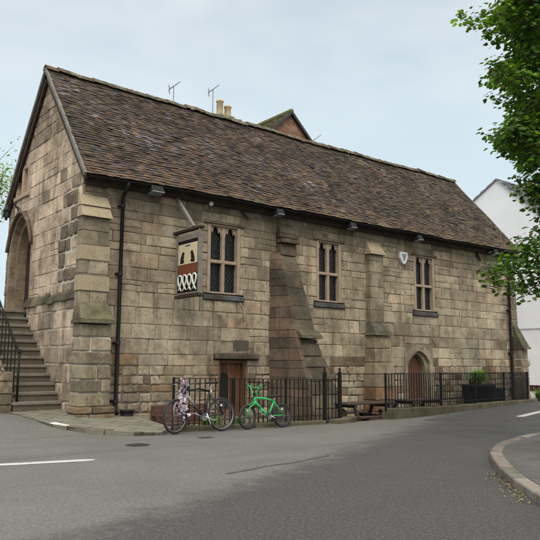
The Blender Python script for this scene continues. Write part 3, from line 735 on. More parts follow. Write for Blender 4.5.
# great raking buttress
r = random.Random(31)
def colR(z, r): return scalec(r.choice([(.125, .105, .07), (.11, .095, .062), (.13, .105, .072), (.10, .088, .06)]), r.uniform(.9, 1.12))
t = MB()
blockpile(t, 0, 0, .0, -.84, -.19, 2.17, 4.32, lambda r: r.uniform(.36, .5), colR, r, xl0=5.66, xl1=5.64, xr0=6.34, xr1=6.18, nsplit=(1,), gap=.006, jit=.006)
rk = build(t, 'raking_buttress', M['buttress'], hall, bevel=.012)
t = MB()
t.hexa([(5.63, -.22, 4.33), (6.2, -.22, 4.33), (6.2, 0, 4.33), (5.63, 0, 4.33), (5.63, -.19, 4.66), (6.18, -.19, 4.66), (6.18, 0, 4.66), (5.63, 0, 4.66)], (.12, .09, .065))
for z, y in ((4.67, .3), (4.82, .24)):
    t.hexa([(5.59, -y, z), (6.24, -y, z), (6.24, 0, z), (5.59, 0, z), (5.60, -y+.04, z+.13), (6.23, -y+.04, z+.13), (6.23, 0, z+.13), (5.60, 0, z+.13)], (.10, .075, .055))
t.hexa([(5.62, -.2, 4.96), (6.2, -.2, 4.96), (6.2, 0, 4.96), (5.62, 0, 4.96), (5.68, -.03, 5.2), (6.14, -.03, 5.2), (6.14, 0, 5.2), (5.68, 0, 5.2)], (.13, .11, .075))
build(t, 'buttress_head', M['buttress'], rk, bevel=.015)
t = MB()   # drip ledge
t.hexa([(5.70, -1.02, 2.02), (6.44, -1.02, 2.02), (6.44, 0, 2.02), (5.70, 0, 2.02), (5.69, -1.0, 2.09), (6.46, -1.0, 2.09), (6.46, 0, 2.09), (5.69, 0, 2.09)], (.14, .12, .075))
t.hexa([(5.70, -1.0, 2.095), (6.44, -1.0, 2.095), (6.44, 0, 2.095), (5.70, 0, 2.095), (5.72, -.84, 2.25), (6.40, -.84, 2.25), (6.40, 0, 2.25), (5.72, 0, 2.25)], (.14, .125, .075))
build(t, 'drip_ledge', M['buttress'], rk, bevel=.012)
t = MB(); blockpile(t, 0, 0, .0, -1.80, -.86, -.4, 2.01, lambda r: r.uniform(.26, .4), lambda z, r: scalec(r.choice([(.13, .10, .07), (.11, .09, .062), (.15, .115, .08)]), r.uniform(.85, 1.15)), r, xl0=5.60, xl1=5.67, xr0=6.80, xr1=6.36, nsplit=(1, 2), gap=.012, jit=.026)
build(t, 'buttress_base', M['buttress'], rk, bevel=.03)
t = MB(); t.hexa([(5.66, -1.74, -.4), (6.74, -1.74, -.4), (6.74, 0, -.4), (5.66, 0, -.4), (5.71, -.81, 2.0), (6.31, -.81, 2.0), (6.31, 0, 2.0), (5.71, 0, 2.0)]); build(t, 'buttress_mortar', M['mortar'], rk)
# the splayed left flank, one continuous battered face in irregular courses
t = MB(); z = -.4; r = random.Random(77)
fy = lambda zz: (-.17-.65*(4.4-zz)/2.2) if zz > 2.1 else -.84-.92*(2.1-zz)/2.5
while z < 4.4:
    e = min(4.4, z+r.uniform(.2, .36)); nsp = 1 if e > 3.3 else (2 if e > 1.2 else 3); cuts = [0]+sorted(r.uniform(.25, .75) for _ in range(nsp-1))+[1]
    for a_, b_ in zip(cuts, cuts[1:]):
        c = scalec(r.choice([(.135, .10, .074), (.11, .083, .062), (.095, .075, .056), (.155, .105, .074)]), r.uniform(.85, 1.12)); j = r.uniform(-.006, .006); g = .004
        X = lambda k: 5.38+.24*k+j
        t.hexa([(X(b_), fy(z)*b_+g, z+g), (5.75, fy(z)*b_+g, z+g), (5.75, fy(z)*a_-g, z+g), (X(a_), fy(z)*a_-g, z+g),
                (X(b_), fy(e)*b_+g, e-g), (5.75, fy(e)*b_+g, e-g), (5.75, fy(e)*a_-g, e-g), (X(a_), fy(e)*a_-g, e-g)], c)
    z = e
build(t, 'splayed_flank', M['buttress'], rk, bevel=.012)
t = MB(); t.hexa([(5.64, -1.4, -.4), (5.75, -1.4, -.4), (5.75, 0, -.4), (5.42, 0, -.4), (5.66, -.08, 4.38), (5.75, -.08, 4.38), (5.75, 0, 4.38), (5.41, 0, 4.38)]); build(t, 'buttress_mortar', M['mortar'], rk)

# flat pilaster buttress between the second and third windows
r = random.Random(41)
t = MB(); blockpile(t, 9.18, 9.78, 0, -.2, -.2, 2.62, 4.72, lambda r: r.uniform(.34, .46), lambda z, r: scalec((.29, .245, .165), r.uniform(.85, 1.12)), r, nsplit=(1,), gap=.008, jit=.004)
pb = build(t, 'flat_buttress', M['stone'], hall, bevel=.01)
t = MB(); t.hexa([(9.14, -.28, 4.73), (9.83, -.28, 4.73), (9.83, 0, 4.73), (9.14, 0, 4.73), (9.14, -.26, 4.82), (9.83, -.26, 4.82), (9.83, 0, 4.82), (9.14, 0, 4.82)])
t.hexa([(9.16, -.25, 4.823), (9.81, -.25, 4.823), (9.81, 0, 4.823), (9.16, 0, 4.823), (9.2, -.03, 5.15), (9.76, -.03, 5.15), (9.76, 0, 5.15), (9.2, 0, 5.15)])
build(t, 'sloping_cap', M['yellow'], pb, bevel=.008)
t = MB(); t.hexa([(9.1, -.46, 2.22), (9.9, -.46, 2.22), (9.9, 0, 2.22), (9.1, 0, 2.22), (9.1, -.44, 2.33), (9.9, -.44, 2.33), (9.9, 0, 2.33), (9.1, 0, 2.33)], (.17, .15, .09))
t.hexa([(9.13, -.42, 2.333), (9.87, -.42, 2.333), (9.87, 0, 2.333), (9.13, 0, 2.333), (9.17, -.2, 2.62), (9.8, -.2, 2.62), (9.8, 0, 2.62), (9.17, 0, 2.62)], (.13, .12, .09))
build(t, 'drip_ledge', M['buttress'], pb, bevel=.01)
t = MB(); blockpile(t, 0, 0, 0, -.62, -.38, -.4, 2.215, lambda r: r.uniform(.28, .42), lambda z, r: scalec((.25, .195, .13) if z > .5 else (.24, .14, .085), r.uniform(.75, 1.15)), r, xl0=8.92, xl1=9.14, xr0=9.96, xr1=9.84, nsplit=(1, 2), gap=.014, jit=.014)
build(t, 'buttress_base', M['stone'], pb, bevel=.018)

# far corner buttress
r = random.Random(51)
t = MB(); blockpile(t, 16.95, 17.35, 0, -.12, -.1, 2.4, 4.9, lambda r: r.uniform(.3, .4), colB, r, nsplit=(1,), gap=.01)
fb = build(t, 'corner_buttress', M['stone'], hall, bevel=.015); t = MB()
blockpile(t, 17.0, 17.42, 0, -.5, -.42, -.4, 1.95, lambda r: r.uniform(.28, .4), lambda z, r: scalec((.26, .21, .145), r.uniform(.8, 1.15)), r, nsplit=(1, 2), gap=.014, jit=.014)
build(t, 'buttress_base', M['stone'], fb, bevel=.015)
t = MB(); t.hexa([(16.97, -.56, 1.95), (17.48, -.56, 1.95), (17.48, 0, 1.95), (16.97, 0, 1.95), (16.97, -.52, 2.04), (17.48, -.52, 2.04), (17.48, 0, 2.04), (16.97, 0, 2.04)], (.15, .135, .09))
t.hexa([(16.99, -.5, 2.044), (17.45, -.5, 2.044), (17.45, 0, 2.044), (16.99, 0, 2.044), (16.98, -.12, 2.85), (17.32, -.12, 2.85), (17.32, 0, 2.85), (16.98, 0, 2.85)], (.12, .12, .07))
build(t, 'sloping_cap', M['buttress'], fb, bevel=.01)

# ------------------------------------------------------------------ roof
def roof_z(x, s):      # gentle sag and dropped near corner, s 0 eave .. 1 ridge
    sag = -.05*math.sin(PI*max(0, min(1, (x-XA)/(XB-XA)))) * (.4+.6*s)
    return sag-.09*math.exp(-(x-XA)/1.6)*(1-s)**2+.04*noise.noise(Vector((x*.5, s*3, 2)))+.022*noise.noise(Vector((x*1.7, s*8, 5)))
def rp(x, s, side, h=0):
    y = -OV+(RY+OV)*s; z = EZ+(RZ-EZ)*s+roof_z(x, s)
    nrm = Vector((0, -sl_, 1)).normalized()*h; y += nrm.y; z += nrm.z
    if side: y = 2*RY-y
    return (x, y, z)
SLEN = math.hypot(RY+OV, RZ-EZ); gauge = .1; nrow = int(SLEN/gauge); tw = .168
def tiles(side, seed):
    mb = MB(); r = random.Random(seed)
    for i in range(nrow):
        s0 = i*gauge/SLEN; s1 = min(1, (i+1.35)*gauge/SLEN); x = XA-(tw/2 if i % 2 else 0)
        rowj = r.uniform(-.004, .004)
        while x < XB-.01:
            a = max(XA, x+.002); b = min(XB, x+tw-.002); x += tw
            if b-a < .03: continue
            n1 = noise.noise(Vector((a*.45, s0*3.0, 1+side*9))); n2 = noise.noise(Vector((a*1.6, s0*6, 4)))
            lf = max(0, 1-a/11)
            pal = [(.088, .061, .044), (.104, .071, .049), (.078, .058, .047), (.09, .072, .070), (.13, .08, .05), (.05, .038, .03), (.15, .125, .13)]
            wts = [4, 3, 3.4, 1.8+9*max(0, n1+.05)*lf, 1.8+3*max(0, -n1), 3.5, 0.5+7*max(0, n1+.05)*lf]  # purple-grey tiles weighted to the left also paint in a wet sheen
            c = scalec(r.choices(pal, wts)[0], r.uniform(.6, 1.2)*(1+.25*n2)*(.82+.4*max(0, n1)))
            if s0 < .22 and r.random() < .5*(1-s0/.22): c = mixc(c, (.125, .075, .045), .6)
            moss = sstep(.35, 1.0, (a/XB))*.35+(.25 if s0 < .04 else 0)+.3*max(0, -n2)
            if r.random() < moss*.7: c = mixc(c, (.12, .11, .05), r.uniform(.2, .6))
            l0 = .027+r.uniform(-.009, .010); l1 = .006; ts = (r.uniform(-.007, .007)+rowj)/SLEN; tl = r.uniform(-.004, .004)
            if r.random() < .03: l0 += .014; ts -= .015/SLEN
            P = [rp(a, s0+ts, side, l0-.016), rp(b, s0+ts, side, l0-.016+tl), rp(b, s1, side, l1-.014), rp(a, s1, side, l1-.014),
                 rp(a, s0+ts, side, l0), rp(b, s0+ts, side, l0+tl), rp(b, s1, side, l1), rp(a, s1, side, l1)]
            mb.add(P, [(4, 5, 6, 7), (0, 1, 5, 4), (1, 2, 6, 5), (3, 0, 4, 7)] if not side else [(7, 6, 5, 4), (4, 5, 1, 0), (5, 6, 2, 1), (7, 4, 0, 3)], c)
    return mb
roof = build(tiles(0, 61), 'roof', M['tile'], hall)
build(tiles(1, 62), 'rear_roof_slope', M['tile'], roof)
t = MB(); nx = 24
for side in (0, 1):
    for i in range(nx):
        a = XA+.02+(XB-XA-.04)*i/nx; b = XA+.02+(XB-XA-.04)*(i+1)/nx
        for j in range(6):
            s0, s1 = .01+j*.98/6, .01+(j+1)*.98/6
            t.add([rp(a, s0, side, -.02), rp(b, s0, side, -.02), rp(b, s1, side, -.02), rp(a, s1, side, -.02), rp(a, s0, side, -.09), rp(b, s0, side, -.09), rp(b, s1, side, -.09), rp(a, s1, side, -.09)],
                  [(0, 1, 2, 3), (7, 6, 5, 4), (0, 4, 5, 1)] if j == 0 else [(0, 1, 2, 3), (7, 6, 5, 4)])
build(t, 'roof_boarding', M['timber'], roof)
# ridge tiles
t = MB(); x = XA-.02; r = random.Random(71)
while x < XB:
    e = min(XB+.02, x+.33); vs = []; h = r.uniform(-.012, .02); n = 9
    for q in (x+.004, e+.012):
        zz = RZ+roof_z(q, 1)+.03+h+r.uniform(-.006, .006)
        for (rad) in (.135, .11):
            for k in range(n):
                a = PI*k/(n-1); vs.append((q, RY-math.cos(a)*rad*1.02, zz-.07+math.sin(a)*rad+(.012 if q == x+.004 else 0)))
    fs = [(k, k+1, 2*n+k+1, 2*n+k) for k in range(n-1)]+[(n+k, 3*n+k, 3*n+k+1, n+k+1) for k in range(n-1)]+[(k, n+k, n+k+1, k+1) for k in range(n-1)]+[(2*n+k, 2*n+k+1, 3*n+k+1, 3*n+k) for k in range(n-1)]
    t.add(vs, fs, scalec(r.choice([(.14, .10, .07), (.17, .15, .10), (.12, .11, .08)]), r.uniform(.8, 1.2)), True); x = e
rdg = build(t, 'ridge_tiles', M['ridge'], roof)
t = MB()   # moss tufts on the ridge
for i in range(260):
    x = r.uniform(XA, XB); k = r.random(); 
    if noise.noise(Vector((x*1.3, 0, 0))) < -.1 and k < .7: continue
    side = r.choice((-1, -1, 1)); q = r.uniform(0, .17); s = r.uniform(.015, .05)
    c = (x, RY+side*q, RZ+roof_z(x, 1)+.1-q*.9); vs = []
    for a in range(3):
        for b in range(6):
            rr = s*(1, .8, .2)[a]; tt = b*PI/3+a*.4; vs.append((c[0]+rr*1.4*math.cos(tt), c[1]+rr*math.sin(tt), c[2]+(-.02, s*.35, s*.6)[a]))
    t.add(vs, [(a*6+b, a*6+(b+1) % 6, a*6+6+(b+1) % 6, a*6+6+b) for a in range(2) for b in range(6)]+[tuple(range(12, 18))], scalec(r.choice([(.14, .12, .07), (.22, .2, .14), (.1, .085, .05)]), r.uniform(.8, 1.2)), True)
build(t, 'moss', M['vcm'], rdg)['kind'] = 'stuff'
# verges and bargeboards, one of each per gable
for X, sg in ((XA, -1), (XB, 1)):
    t = MB()
    for side in (0, 1):
        k = 14
        for j in range(k):
            s0, s1 = j/k, (j+1)/k
            A = [rp(X, s_, side, h) for s_ in (s0, s1) for h in (-.055, .03)]
            o0 = [Vector(p)+Vector((sg*.02, 0, 0)) for p in A]; o1 = [Vector(p)-Vector((sg*.03, 0, 0)) for p in A]
            t.add(o0+o1, [(0, 1, 3, 2), (4, 6, 7, 5), (1, 5, 7, 3), (0, 2, 6, 4), (0, 4, 5, 1), (2, 3, 7, 6)])
    build(t, 'verge', M['verge'], roof)
    t = MB()
    for side in (0, 1):
        A = [Vector(rp(X-sg*.04, s_, side, h)) for s_ in (0, 1) for h in (-.2, -.06)]
        t.add(A+[a+Vector((-sg*.05, 0, 0)) for a in A], [(0, 1, 3, 2), (4, 6, 7, 5), (1, 5, 7, 3), (0, 2, 6, 4), (0, 4, 5, 1), (2, 3, 7, 6)])
    build(t, 'bargeboard', M['timber'], roof)
# eaves: rafter feet, dark wall plate enlarged to stand in for eaves shadow, gutter
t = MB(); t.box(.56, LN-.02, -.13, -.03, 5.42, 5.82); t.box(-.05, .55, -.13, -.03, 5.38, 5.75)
for i in range(44):
    x = .05+i*.395; t.beam((x, -.27, EZ-.10), (x, .12, EZ+.335), .06, .08)
build(t, 'rafter_feet_and_shade_board', M['timber'], roof)
t = MB(); n = 6
for X0, X1 in ((XA+.1, XB-.1),):
    gx = [X0+(X1-X0)*i/20 for i in range(21)]; vs = []; fs = []
    for x in gx:
        for k in range(n+1):
            a = PI+PI*k/n; z = EZ-.035+roof_z(x, 0); vs.append((x, -OV-.0+.055*math.cos(a), z+.055*math.sin(a)))
    for i in range(20):
        for k in range(n): fs.append((i*(n+1)+k, i*(n+1)+k+1, (i+1)*(n+1)+k+1, (i+1)*(n+1)+k))
    t.add(vs, fs, None, True)
build(t, 'gutter', M['iron'], roof)
# downpipes
for X, zb in ((.90, .17), (16.86, -.38)):
    t = MB(); t.tube([(X, -.35, EZ-.13), (X, -.35, EZ-.2), (X, -.2, EZ-.34), (X, -.11, EZ-.42), (X, -.11, 3), (X, -.11, zb+.12), (X, -.18, zb+.03)], .045, 10)
    for z in (5.0, 3.4, 1.8, .5):
        t.lathe([(.06, z-.04), (.06, z+.04)], (X, -.11, 0), 12); t.box(X-.09, X+.09, -.06, .0, z-.02, z+.02)
    build(t, 'downpipe', M['iron'], hall)
# bits of iron on the wall
t = MB(); t.beam((4.38, -.05, 5.42), (4.55, -.14, 5.16), .05, .06); build(t, 'iron_stay', M['iron'], hall); t = MB(); t.beam((14.95, -.04, 5.45), (15.12, -.1, 5.1), .05, .06); build(t, 'iron_stay', M['iron'], hall)
t = MB(); t.tube([(4.35, -.02, 2.97), (4.5, -.02, 2.8), (4.52, -.02, 2.45)], .010, 6, (.42, .4, .36)); build(t, 'wall_line', M['vcm'], hall); t = MB(); t.tube([(12.0, -.02, 2.94), (12.05, -.02, 2.5), (12.6, -.02, 1.9)], .007, 6, (.4, .38, .33)); build(t, 'wall_line', M['vcm'], hall)  # thin pale tubes stand in for mortar-filled cracks in the stonework
t = MB(); t.box(14.3, 15.0, .1, .3, .5, .85); build(t, 'vent_opening', M['dark'], hall)

# ------------------------------------------------------------------ steps
st = thing('stone_steps', 'worn flight of stone steps climbing along the gable to the arched door', 'steps', (-.62, .57, .3))
r = random.Random(81); SX0, SX1 = -1.14, -.08; NS = 12; RI = .2; TR = .2545
for i in range(NS):
    t = MB(); y0 = .57+i*TR; y1 = y0+TR+.04 if i < NS-1 else 5.6; z = .3+(i+1)*RI; dx = .0
    c = scalec((.12, .10, .072), r.uniform(.85, 1.15))
    t.box(SX0-.03, SX1+.02, y0-.03, y1, z-.07, z, scalec((.19, .165, .13), r.uniform(.9, 1.1))); t.box(SX0, SX1, y0+.005, y1-.004, z-RI-.002, z-.072, c)
    build(t, 'tread' if i < NS-1 else 'landing', M['step'], st, bevel=.012)
mb, mo = MB(), MB(); mapF = lambda u, v, d: (SX0+.02-d, u, v)
slp = RI/TR
masonry(mb, mo, .6, 5.6, -.1, 2.62, [(-slp, 1, .3+RI-slp*.62)], [], mapF, lambda v, r: r.uniform(.24, .34), lambda v, u, r: r.uniform(.3, .5),
        lambda u, v, r: scalec(r.choice([(.33, .27, .15), (.2, .16, .11), (.25, .19, .13)]), r.uniform(.8, 1.1)), 83, lambda u, v: .02, lambda u, v: .015)
fl = build(mb, 'side_wall', M['stone'], st); build(mo, 'wall_mortar', M['mortar'], fl)
# front stub pier beside first step
t = MB(); blockpile(t, -1.5, -1.16, 1.25, .62, .62, .2, 1.15, lambda r: r.uniform(.22, .3), lambda z, r: scalec(r.choice([(.36, .3, .17), (.2, .16, .11)]), r.uniform(.85, 1.1)), random.Random(4), nsplit=(1,), gap=.014, jit=.01)
build(t, 'pier', M['stone'], st, bevel=.015)
# handrail
rl = thing('step_railing', 'black iron railing running up the left side of the stone steps', 'railing', (-1.08, .6, .5))
yy = [.66+i*.2545 for i in range(12)]
def rail_z(y): return .5+(y-.57)*slp+.98 if y < 3.4 else 2.7+1.0
t = MB(); t.tube([(-1.06, .62, rail_z(.62)-.0), (-1.06, 3.4, rail_z(3.39)), (-1.06, 5.4, 3.72)], .022, 8); build(t, 'handrail', M['iron'], rl)
t = MB()
for i, y in enumerate(yy): 
    if i: t.beam((-1.06, y, .3+RI*(i+1)-.03), (-1.06, y, rail_z(y)), .02, .02)
for i in range(16): y = 3.6+i*.12; t.beam((-1.06, y, 2.68), (-1.06, y, 3.71), .018, .018)
build(t, 'railing_panel', M['iron'], rl)
t = MB(); t.tube([(-1.06, .63, .45), (-1.06, .63, 1.55)], .026, 8); t.lathe([(.02, 1.5), (.045, 1.56), (.045, 1.6), (.01, 1.65)], (-1.06, .63, 0), 12)
build(t, 'post', M['iron'], rl)
t = MB(); t.tube([(-1.06, 3.45, 2.65), (-1.06, 3.45, 3.75)], .026, 8); build(t, 'post', M['iron'], rl)

# ------------------------------------------------------------------ railings round the yard
def fence(name, label, pts, zb, zt, posts, grp='black iron railings round the sunken yard', sp=.115):
    T = thing(name, label, 'railing', (*pts[0], 0), grp)
    P = [Vector((*p, 0)) for p in pts]; L = [0]
    for a, b in zip(P, P[1:]): L.append(L[-1]+(b-a).length)
    def at(s):
        for i in range(len(P)-1):
            if s <= L[i+1] or i == len(P)-2: return P[i].lerp(P[i+1], (s-L[i])/(L[i+1]-L[i]))
    tot = L[-1]; ZB = lambda s: zb[0]+(zb[1]-zb[0])*s/tot; ZT = lambda s: zt[0]+(zt[1]-zt[0])*s/tot
    t = MB(); nb = int(tot/sp); rr = random.Random(len(pts)*7)
    for i in range(1, nb):
        s = i*tot/nb+rr.uniform(-.006, .006); p = at(s); t.beam((p.x, p.y, ZB(s)-.03), (p.x+rr.uniform(-.005, .005), p.y, ZT(s)), .017, .017)
    build(t, 'railing_panel', M['iron'], T)
    for hh, w_ in ((0, .04), (1, .035)):
        t = MB(); ss = sorted(set([0, tot]+L))
        for a, b in zip(ss, ss[1:]):
            p, q = at(a), at(b); z0, z1 = ((ZT(a), ZT(b)) if hh == 0 else (ZB(a)+.1, ZB(b)+.1)); t.beam((p.x, p.y, z0), (q.x, q.y, z1), w_, .014)
        build(t, 'rail', M['iron'], T)
    for s in posts:
        p = at(s*tot); t = MB(); t.beam((p.x, p.y, ZB(s*tot)-.05), (p.x, p.y, ZT(s*tot)+.02), .04, .04); build(t, 'post', M['iron'], T)
    return T
def kerbwall(pts, z0s, z1s, wdt, name, label, seed):
    rr = random.Random(seed); mb = MB(); P = [Vector((*p, 0)) for p in pts]; L = [0]
    for a, b in zip(P, P[1:]): L.append(L[-1]+(b-a).length)
    def at(s):
        for i in range(len(P)-1):
            if s <= L[i+1] or i == len(P)-2: return P[i].lerp(P[i+1], (s-L[i])/(L[i+1]-L[i]))
    s = 0; tot = L[-1]
    while s < tot-.05:
        e = min(tot, s+rr.uniform(.5, .9)); a, b = at(s+.004), at(e-.004); d = (b-a).normalized(); q = Vector((-d.y, d.x, 0))*wdt/2
        za, zb_ = [z1s[0]+(z1s[1]-z1s[0])*x/tot+rr.uniform(-.01, .01) for x in (s, e)]; dn = Vector((0, 0, z0s))
        mb.hexa([a-q+dn, b-q+dn, b+q+dn, a+q+dn, a-q+Vector((0, 0, za)), b-q+Vector((0, 0, zb_)), b+q+Vector((0, 0, zb_)), a+q+Vector((0, 0, za))], scalec(rr.choice([(.11, .095, .06), (.095, .08, .052), (.13, .105, .072)]), rr.uniform(.85, 1.15))); s = e
    return tag(build(mb, name, M['kerb'], bevel=.02), label, 'low wall')
kerbwall(FA, -.4, (.10, .08), .22, 'coping_kerb', 'low stone coping under the railings behind the two bicycles', 1)
kerbwall(FB, -.4, (.27, .13), .3, 'coping_kerb', 'long mossy stone coping curving under the far railings', 2)
kerbwall([(4.95, -2.95), (5.75, -2.75)], -.4, (.10, .12), .3, 'coping_kerb', 'short stone sill in the yard entrance between the railings', 3)
fence('iron_railing', 'straight run of black railings behind the two bicycles', FA, (.10, .09), (1.05, 1.0), [0, .36, .72])
fence('iron_railing', 'long curving run of black railings on the mossy coping', FB, (.27, .13), (1.12, 1.10), [0, .25, .5, .75, 1])
fence('iron_railing', 'short return of black railings from the far corner to the wall', [FB[-1], (17.3, -.45), (17.5, -.1)], (.13, .13), (1.10, 1.10), [.5], sp=.06)
fence('iron_railing', 'short run of black railings set back beside the yard entrance', [(5.28, -2.84), (6.0, -2.1)], (-.1, -.3), (1.02, 1.0), [1])
gp = thing('iron_gate', 'narrow black iron gate between two tall finialled posts', 'gate', (5.0, -2.83, 0))
for X, Y in ((4.80, -2.82), (5.26, -2.84)):
    t = MB(); t.beam((X, Y, -.2), (X, Y, 1.12), .07, .07); t.lathe([(.03, 1.12), (.055, 1.15), (.02, 1.19), (.035, 1.23), (.004, 1.29)], (X, Y, 0), 10); build(t, 'gate_post', M['iron'], gp)
t = MB()
for i in range(3): x = 4.9+i*.12; t.beam((x, -2.83, .08), (x, -2.83, 1.0), .017, .017)
t.beam((4.83, -2.83, 1.0), (5.24, -2.83, 1.0), .03, .02); t.beam((4.83, -2.83, .12), (5.24, -2.83, .12), .03, .02); build(t, 'gate_panel', M['iron'], gp)

# ------------------------------------------------------------------ hanging sign
sg = thing('hanging_sign', 'double-sided pub sign in a grey timber frame projecting from the front wall', 'sign', (2.4, 0, 3.0))
Y0, Y1 = -.14, -1.20
t = MB(); t.box(2.35, 2.45, Y1, Y1+.075, 2.97, 4.50); t.box(2.35, 2.45, Y0-.07, Y0, 3.0, 4.42); t.box(2.352, 2.448, Y1+.075, Y0-.07, 4.28, 4.42); t.box(2.352, 2.448, Y1+.075, Y0-.07, 2.975, 3.02)
sf = build(t, 'frame', M['paint'], sg, bevel=.008)
t = MB(); t.box(2.33, 2.47, Y1-.05, Y0+.16, 4.505, 4.56); build(t, 'cap_rail', M['timber'], sg, bevel=.008)
t = MB(); t.box(2.34, 2.46, Y1-.02, Y0+.03, 2.90, 2.965); build(t, 'bottom_rail', M['timber'], sg, bevel=.008)
t = MB(); t.box(2.365, 2.435, Y1+.075, Y0-.07, 3.02, 4.28, (.012, .01, .01)); bd = build(t, 'sign_board', M['vcm'], sg)
t = MB(); ya, yb = Y1+.10, Y0-.095
def face_map(sgx): return (lambda u, v, d: (2.4+sgx*(.038+d), u, v))
for sgx in (-1, 1):
    mf = face_map(sgx); t.prism([(ya, 3.70), (yb, 3.70), (yb, 4.20), (ya, 4.20)], 0, .004, mf, (.55, .48, .31))
build(t, 'upper_panel', M['vcm'], bd)
t = MB()
for sgx in (-1, 1): t.prism([(ya, 3.46), (yb, 3.46), (yb, 3.69), (ya, 3.69)], 0, .004, face_map(sgx), (.16, .05, .025))
for i in range(6): 
    y = yb+(ya-yb)*(i+.5)/6; t.box(2.3560, 2.3572, y-.05, y-.03, 3.5, 3.66, (.24, .08, .04))
build(t, 'middle_panel', M['vcm'], bd)
for sgx in (-1, 1):
    mf = face_map(sgx)
    for fc, dr_ in ((yb-.19, -1), (ya+.2, 1)):     # two dark silhouettes facing each other
        w_ = .095
        pts = [(-.9, 0), (.6, 0), (.5, .12), (.9, .3), (1.0, .7), (.6, 1.2), (.9, 1.9), (.75, 2.5), (1.15, 3.0), (.8, 3.6), (.2, 3.8), (-.1, 3.3), (-.5, 2.5), (-.9, 1.4)]
        t = MB(); t.prism([(fc+dr_*a*w_, 3.73+b*.075) for a, b in pts], .004, .007, mf, (.02, .015, .012)); build(t, 'painted_figure', M['vcm'], bd)
    t = MB(); t.prism([((ya+yb)/2-.11, 4.13), ((ya+yb)/2+.11, 4.13), ((ya+yb)/2+.11, 4.162), ((ya+yb)/2-.11, 4.162)], .004, .007, mf, (.07, .08, .16)); build(t, 'painted_line', M['vcm'], bd)
t = MB()
for sgx in (-1, 1):
    mf = face_map(sgx)
    for i in range(4):      # four looping white characters: open bowls on crossing feet
        yc = yb+(ya-yb)*(i+.5)/4; q = (1, -1, 1, 1)[i]
        path = [(-.085, 3.055), (-.05, 3.09), (.01, 3.17), (.06, 3.25), (.088, 3.33), (.075, 3.40), (.035, 3.44), (-.035, 3.44), (-.075, 3.40), (-.088, 3.33), (-.06, 3.25), (-.005, 3.165), (.045, 3.10), (.085, 3.085)]
        t.tube([mf(yc+a*q*(1+.12*math.sin(i*2.3+k)), b, .008+.003*(k % 2)) for k, (a, b) in enumerate(path)], [.01, .018]+[.023]*10+[.018, .01], 6, (.66, .65, .56))
build(t, 'lettering', M['vcm'], bd)
t = MB(); t.beam((2.4, -.0, 5.46), (2.4, -.86, 4.58), .085, .08, (.42, .4, .36)); build(t, 'timber_stay', M['verge'], sg, bevel=.01)

# ------------------------------------------------------------------ wall fittings
def floodlight(X, lab, big=False):
    T = thing('floodlight', lab, 'floodlight', (X, -.12, 5.5), 'floodlights under the eaves', )
    w_ = .18 if big else .13
    t = MB(); t.hexa([(X-w_, -.50, 5.40), (X+w_, -.50, 5.40), (X+w_, -.26, 5.36), (X-w_, -.26, 5.36), (X-w_*.8, -.44, 5.54), (X+w_*.8, -.44, 5.54), (X+w_*.8, -.28, 5.50), (X-w_*.8, -.28, 5.50)], (.012, .012, .012)); build(t, 'housing', M['vc'], T, bevel=.012)
    t = MB(); t.hexa([(X-w_+.02, -.51, 5.375), (X+w_-.02, -.51, 5.375), (X+w_-.02, -.28, 5.335), (X-w_+.02, -.28, 5.335), (X-w_+.02, -.5, 5.398), (X+w_-.02, -.5, 5.398), (X+w_-.02, -.27, 5.358), (X-w_+.02, -.27, 5.358)], (.16, .18, .2)); build(t, 'lens', M['gloss'], T)
    t = MB(); t.tube([(X, -.32, 5.5), (X, -.12, 5.56), (X, .02, 5.56)], .016, 6, (.02, .02, .02)); build(t, 'bracket', M['vc'], T)
for X, lab, bg in ((1.62, 'wide floodlight under the eaves just right of the near downpipe', True), (5.4, 'small floodlight under the eaves above the raking buttress', False), (8.22, 'small floodlight under the eaves above the middle window', False),
                   (11.3, 'small floodlight under the eaves just left of the third window', False), (15.6, 'farthest floodlight under the eaves, nearest the right end of the wall', False)): floodlight(X, lab, bg)
cm = thing('bulkhead_lamp', 'small round white lamp on the wall just under the eaves above the sign', 'lamp', (3.35, -.1, 5.5))
t = MB(); t.lathe([(.005, -.06), (.05, -.04), (.06, 0), (.045, .05)], (3.35, -.14, 5.42), 12, col=(.6, .6, .58)); build(t, 'globe', M['vc'], cm)
t = MB(); t.tube([(3.35, -.14, 5.46), (3.35, -.05, 5.54), (3.35, .02, 5.54)], .014, 6, (.05, .05, .05)); build(t, 'arm', M['vc'], cm)
sh = thing('shield_plaque', 'small white shield-shaped box on the wall left of the third window', 'plaque', (10.9, 0, 4.75))
t = MB(); t.prism([(10.72, 4.98), (11.08, 4.98), (11.08, 4.78), (10.98, 4.62), (10.9, 4.57), (10.82, 4.62), (10.72, 4.78)], 0, .1, mapS, (.62, .63, .62)); pq = build(t, 'box', M['vc'], sh, bevel=.012)
t = MB(); t.prism([(10.78, 4.92), (11.02, 4.92), (10.93, 4.7), (10.87, 4.7)], .1, .108, mapS, (.2, .22, .24)); build(t, 'emblem', M['vc'], pq)
ln = thing('wall_lantern', 'black bracket lantern above the arched door in the gable', 'lantern', (-.2, 4.7, 5.5))
t = MB(); c = (-.32, 4.55, 0); t.lathe([(.06, 5.36), (.10, 5.52), (.105, 5.53)], c, 6); build(t, 'lamp_glass', M['glass'], ln)
t = MB(); t.lathe([(.13, 5.53), (.06, 5.62), (.015, 5.68)], c, 6); t.lathe([(.065, 5.33), (.065, 5.36)], c, 6)
for k in range(6):
    a = k*PI/3; t.beam((c[0]+.06*math.cos(a), c[1]+.06*math.sin(a), 5.36), (c[0]+.105*math.cos(a), c[1]+.105*math.sin(a), 5.53), .012, .012)
build(t, 'lamp_cage', M['iron'], ln)
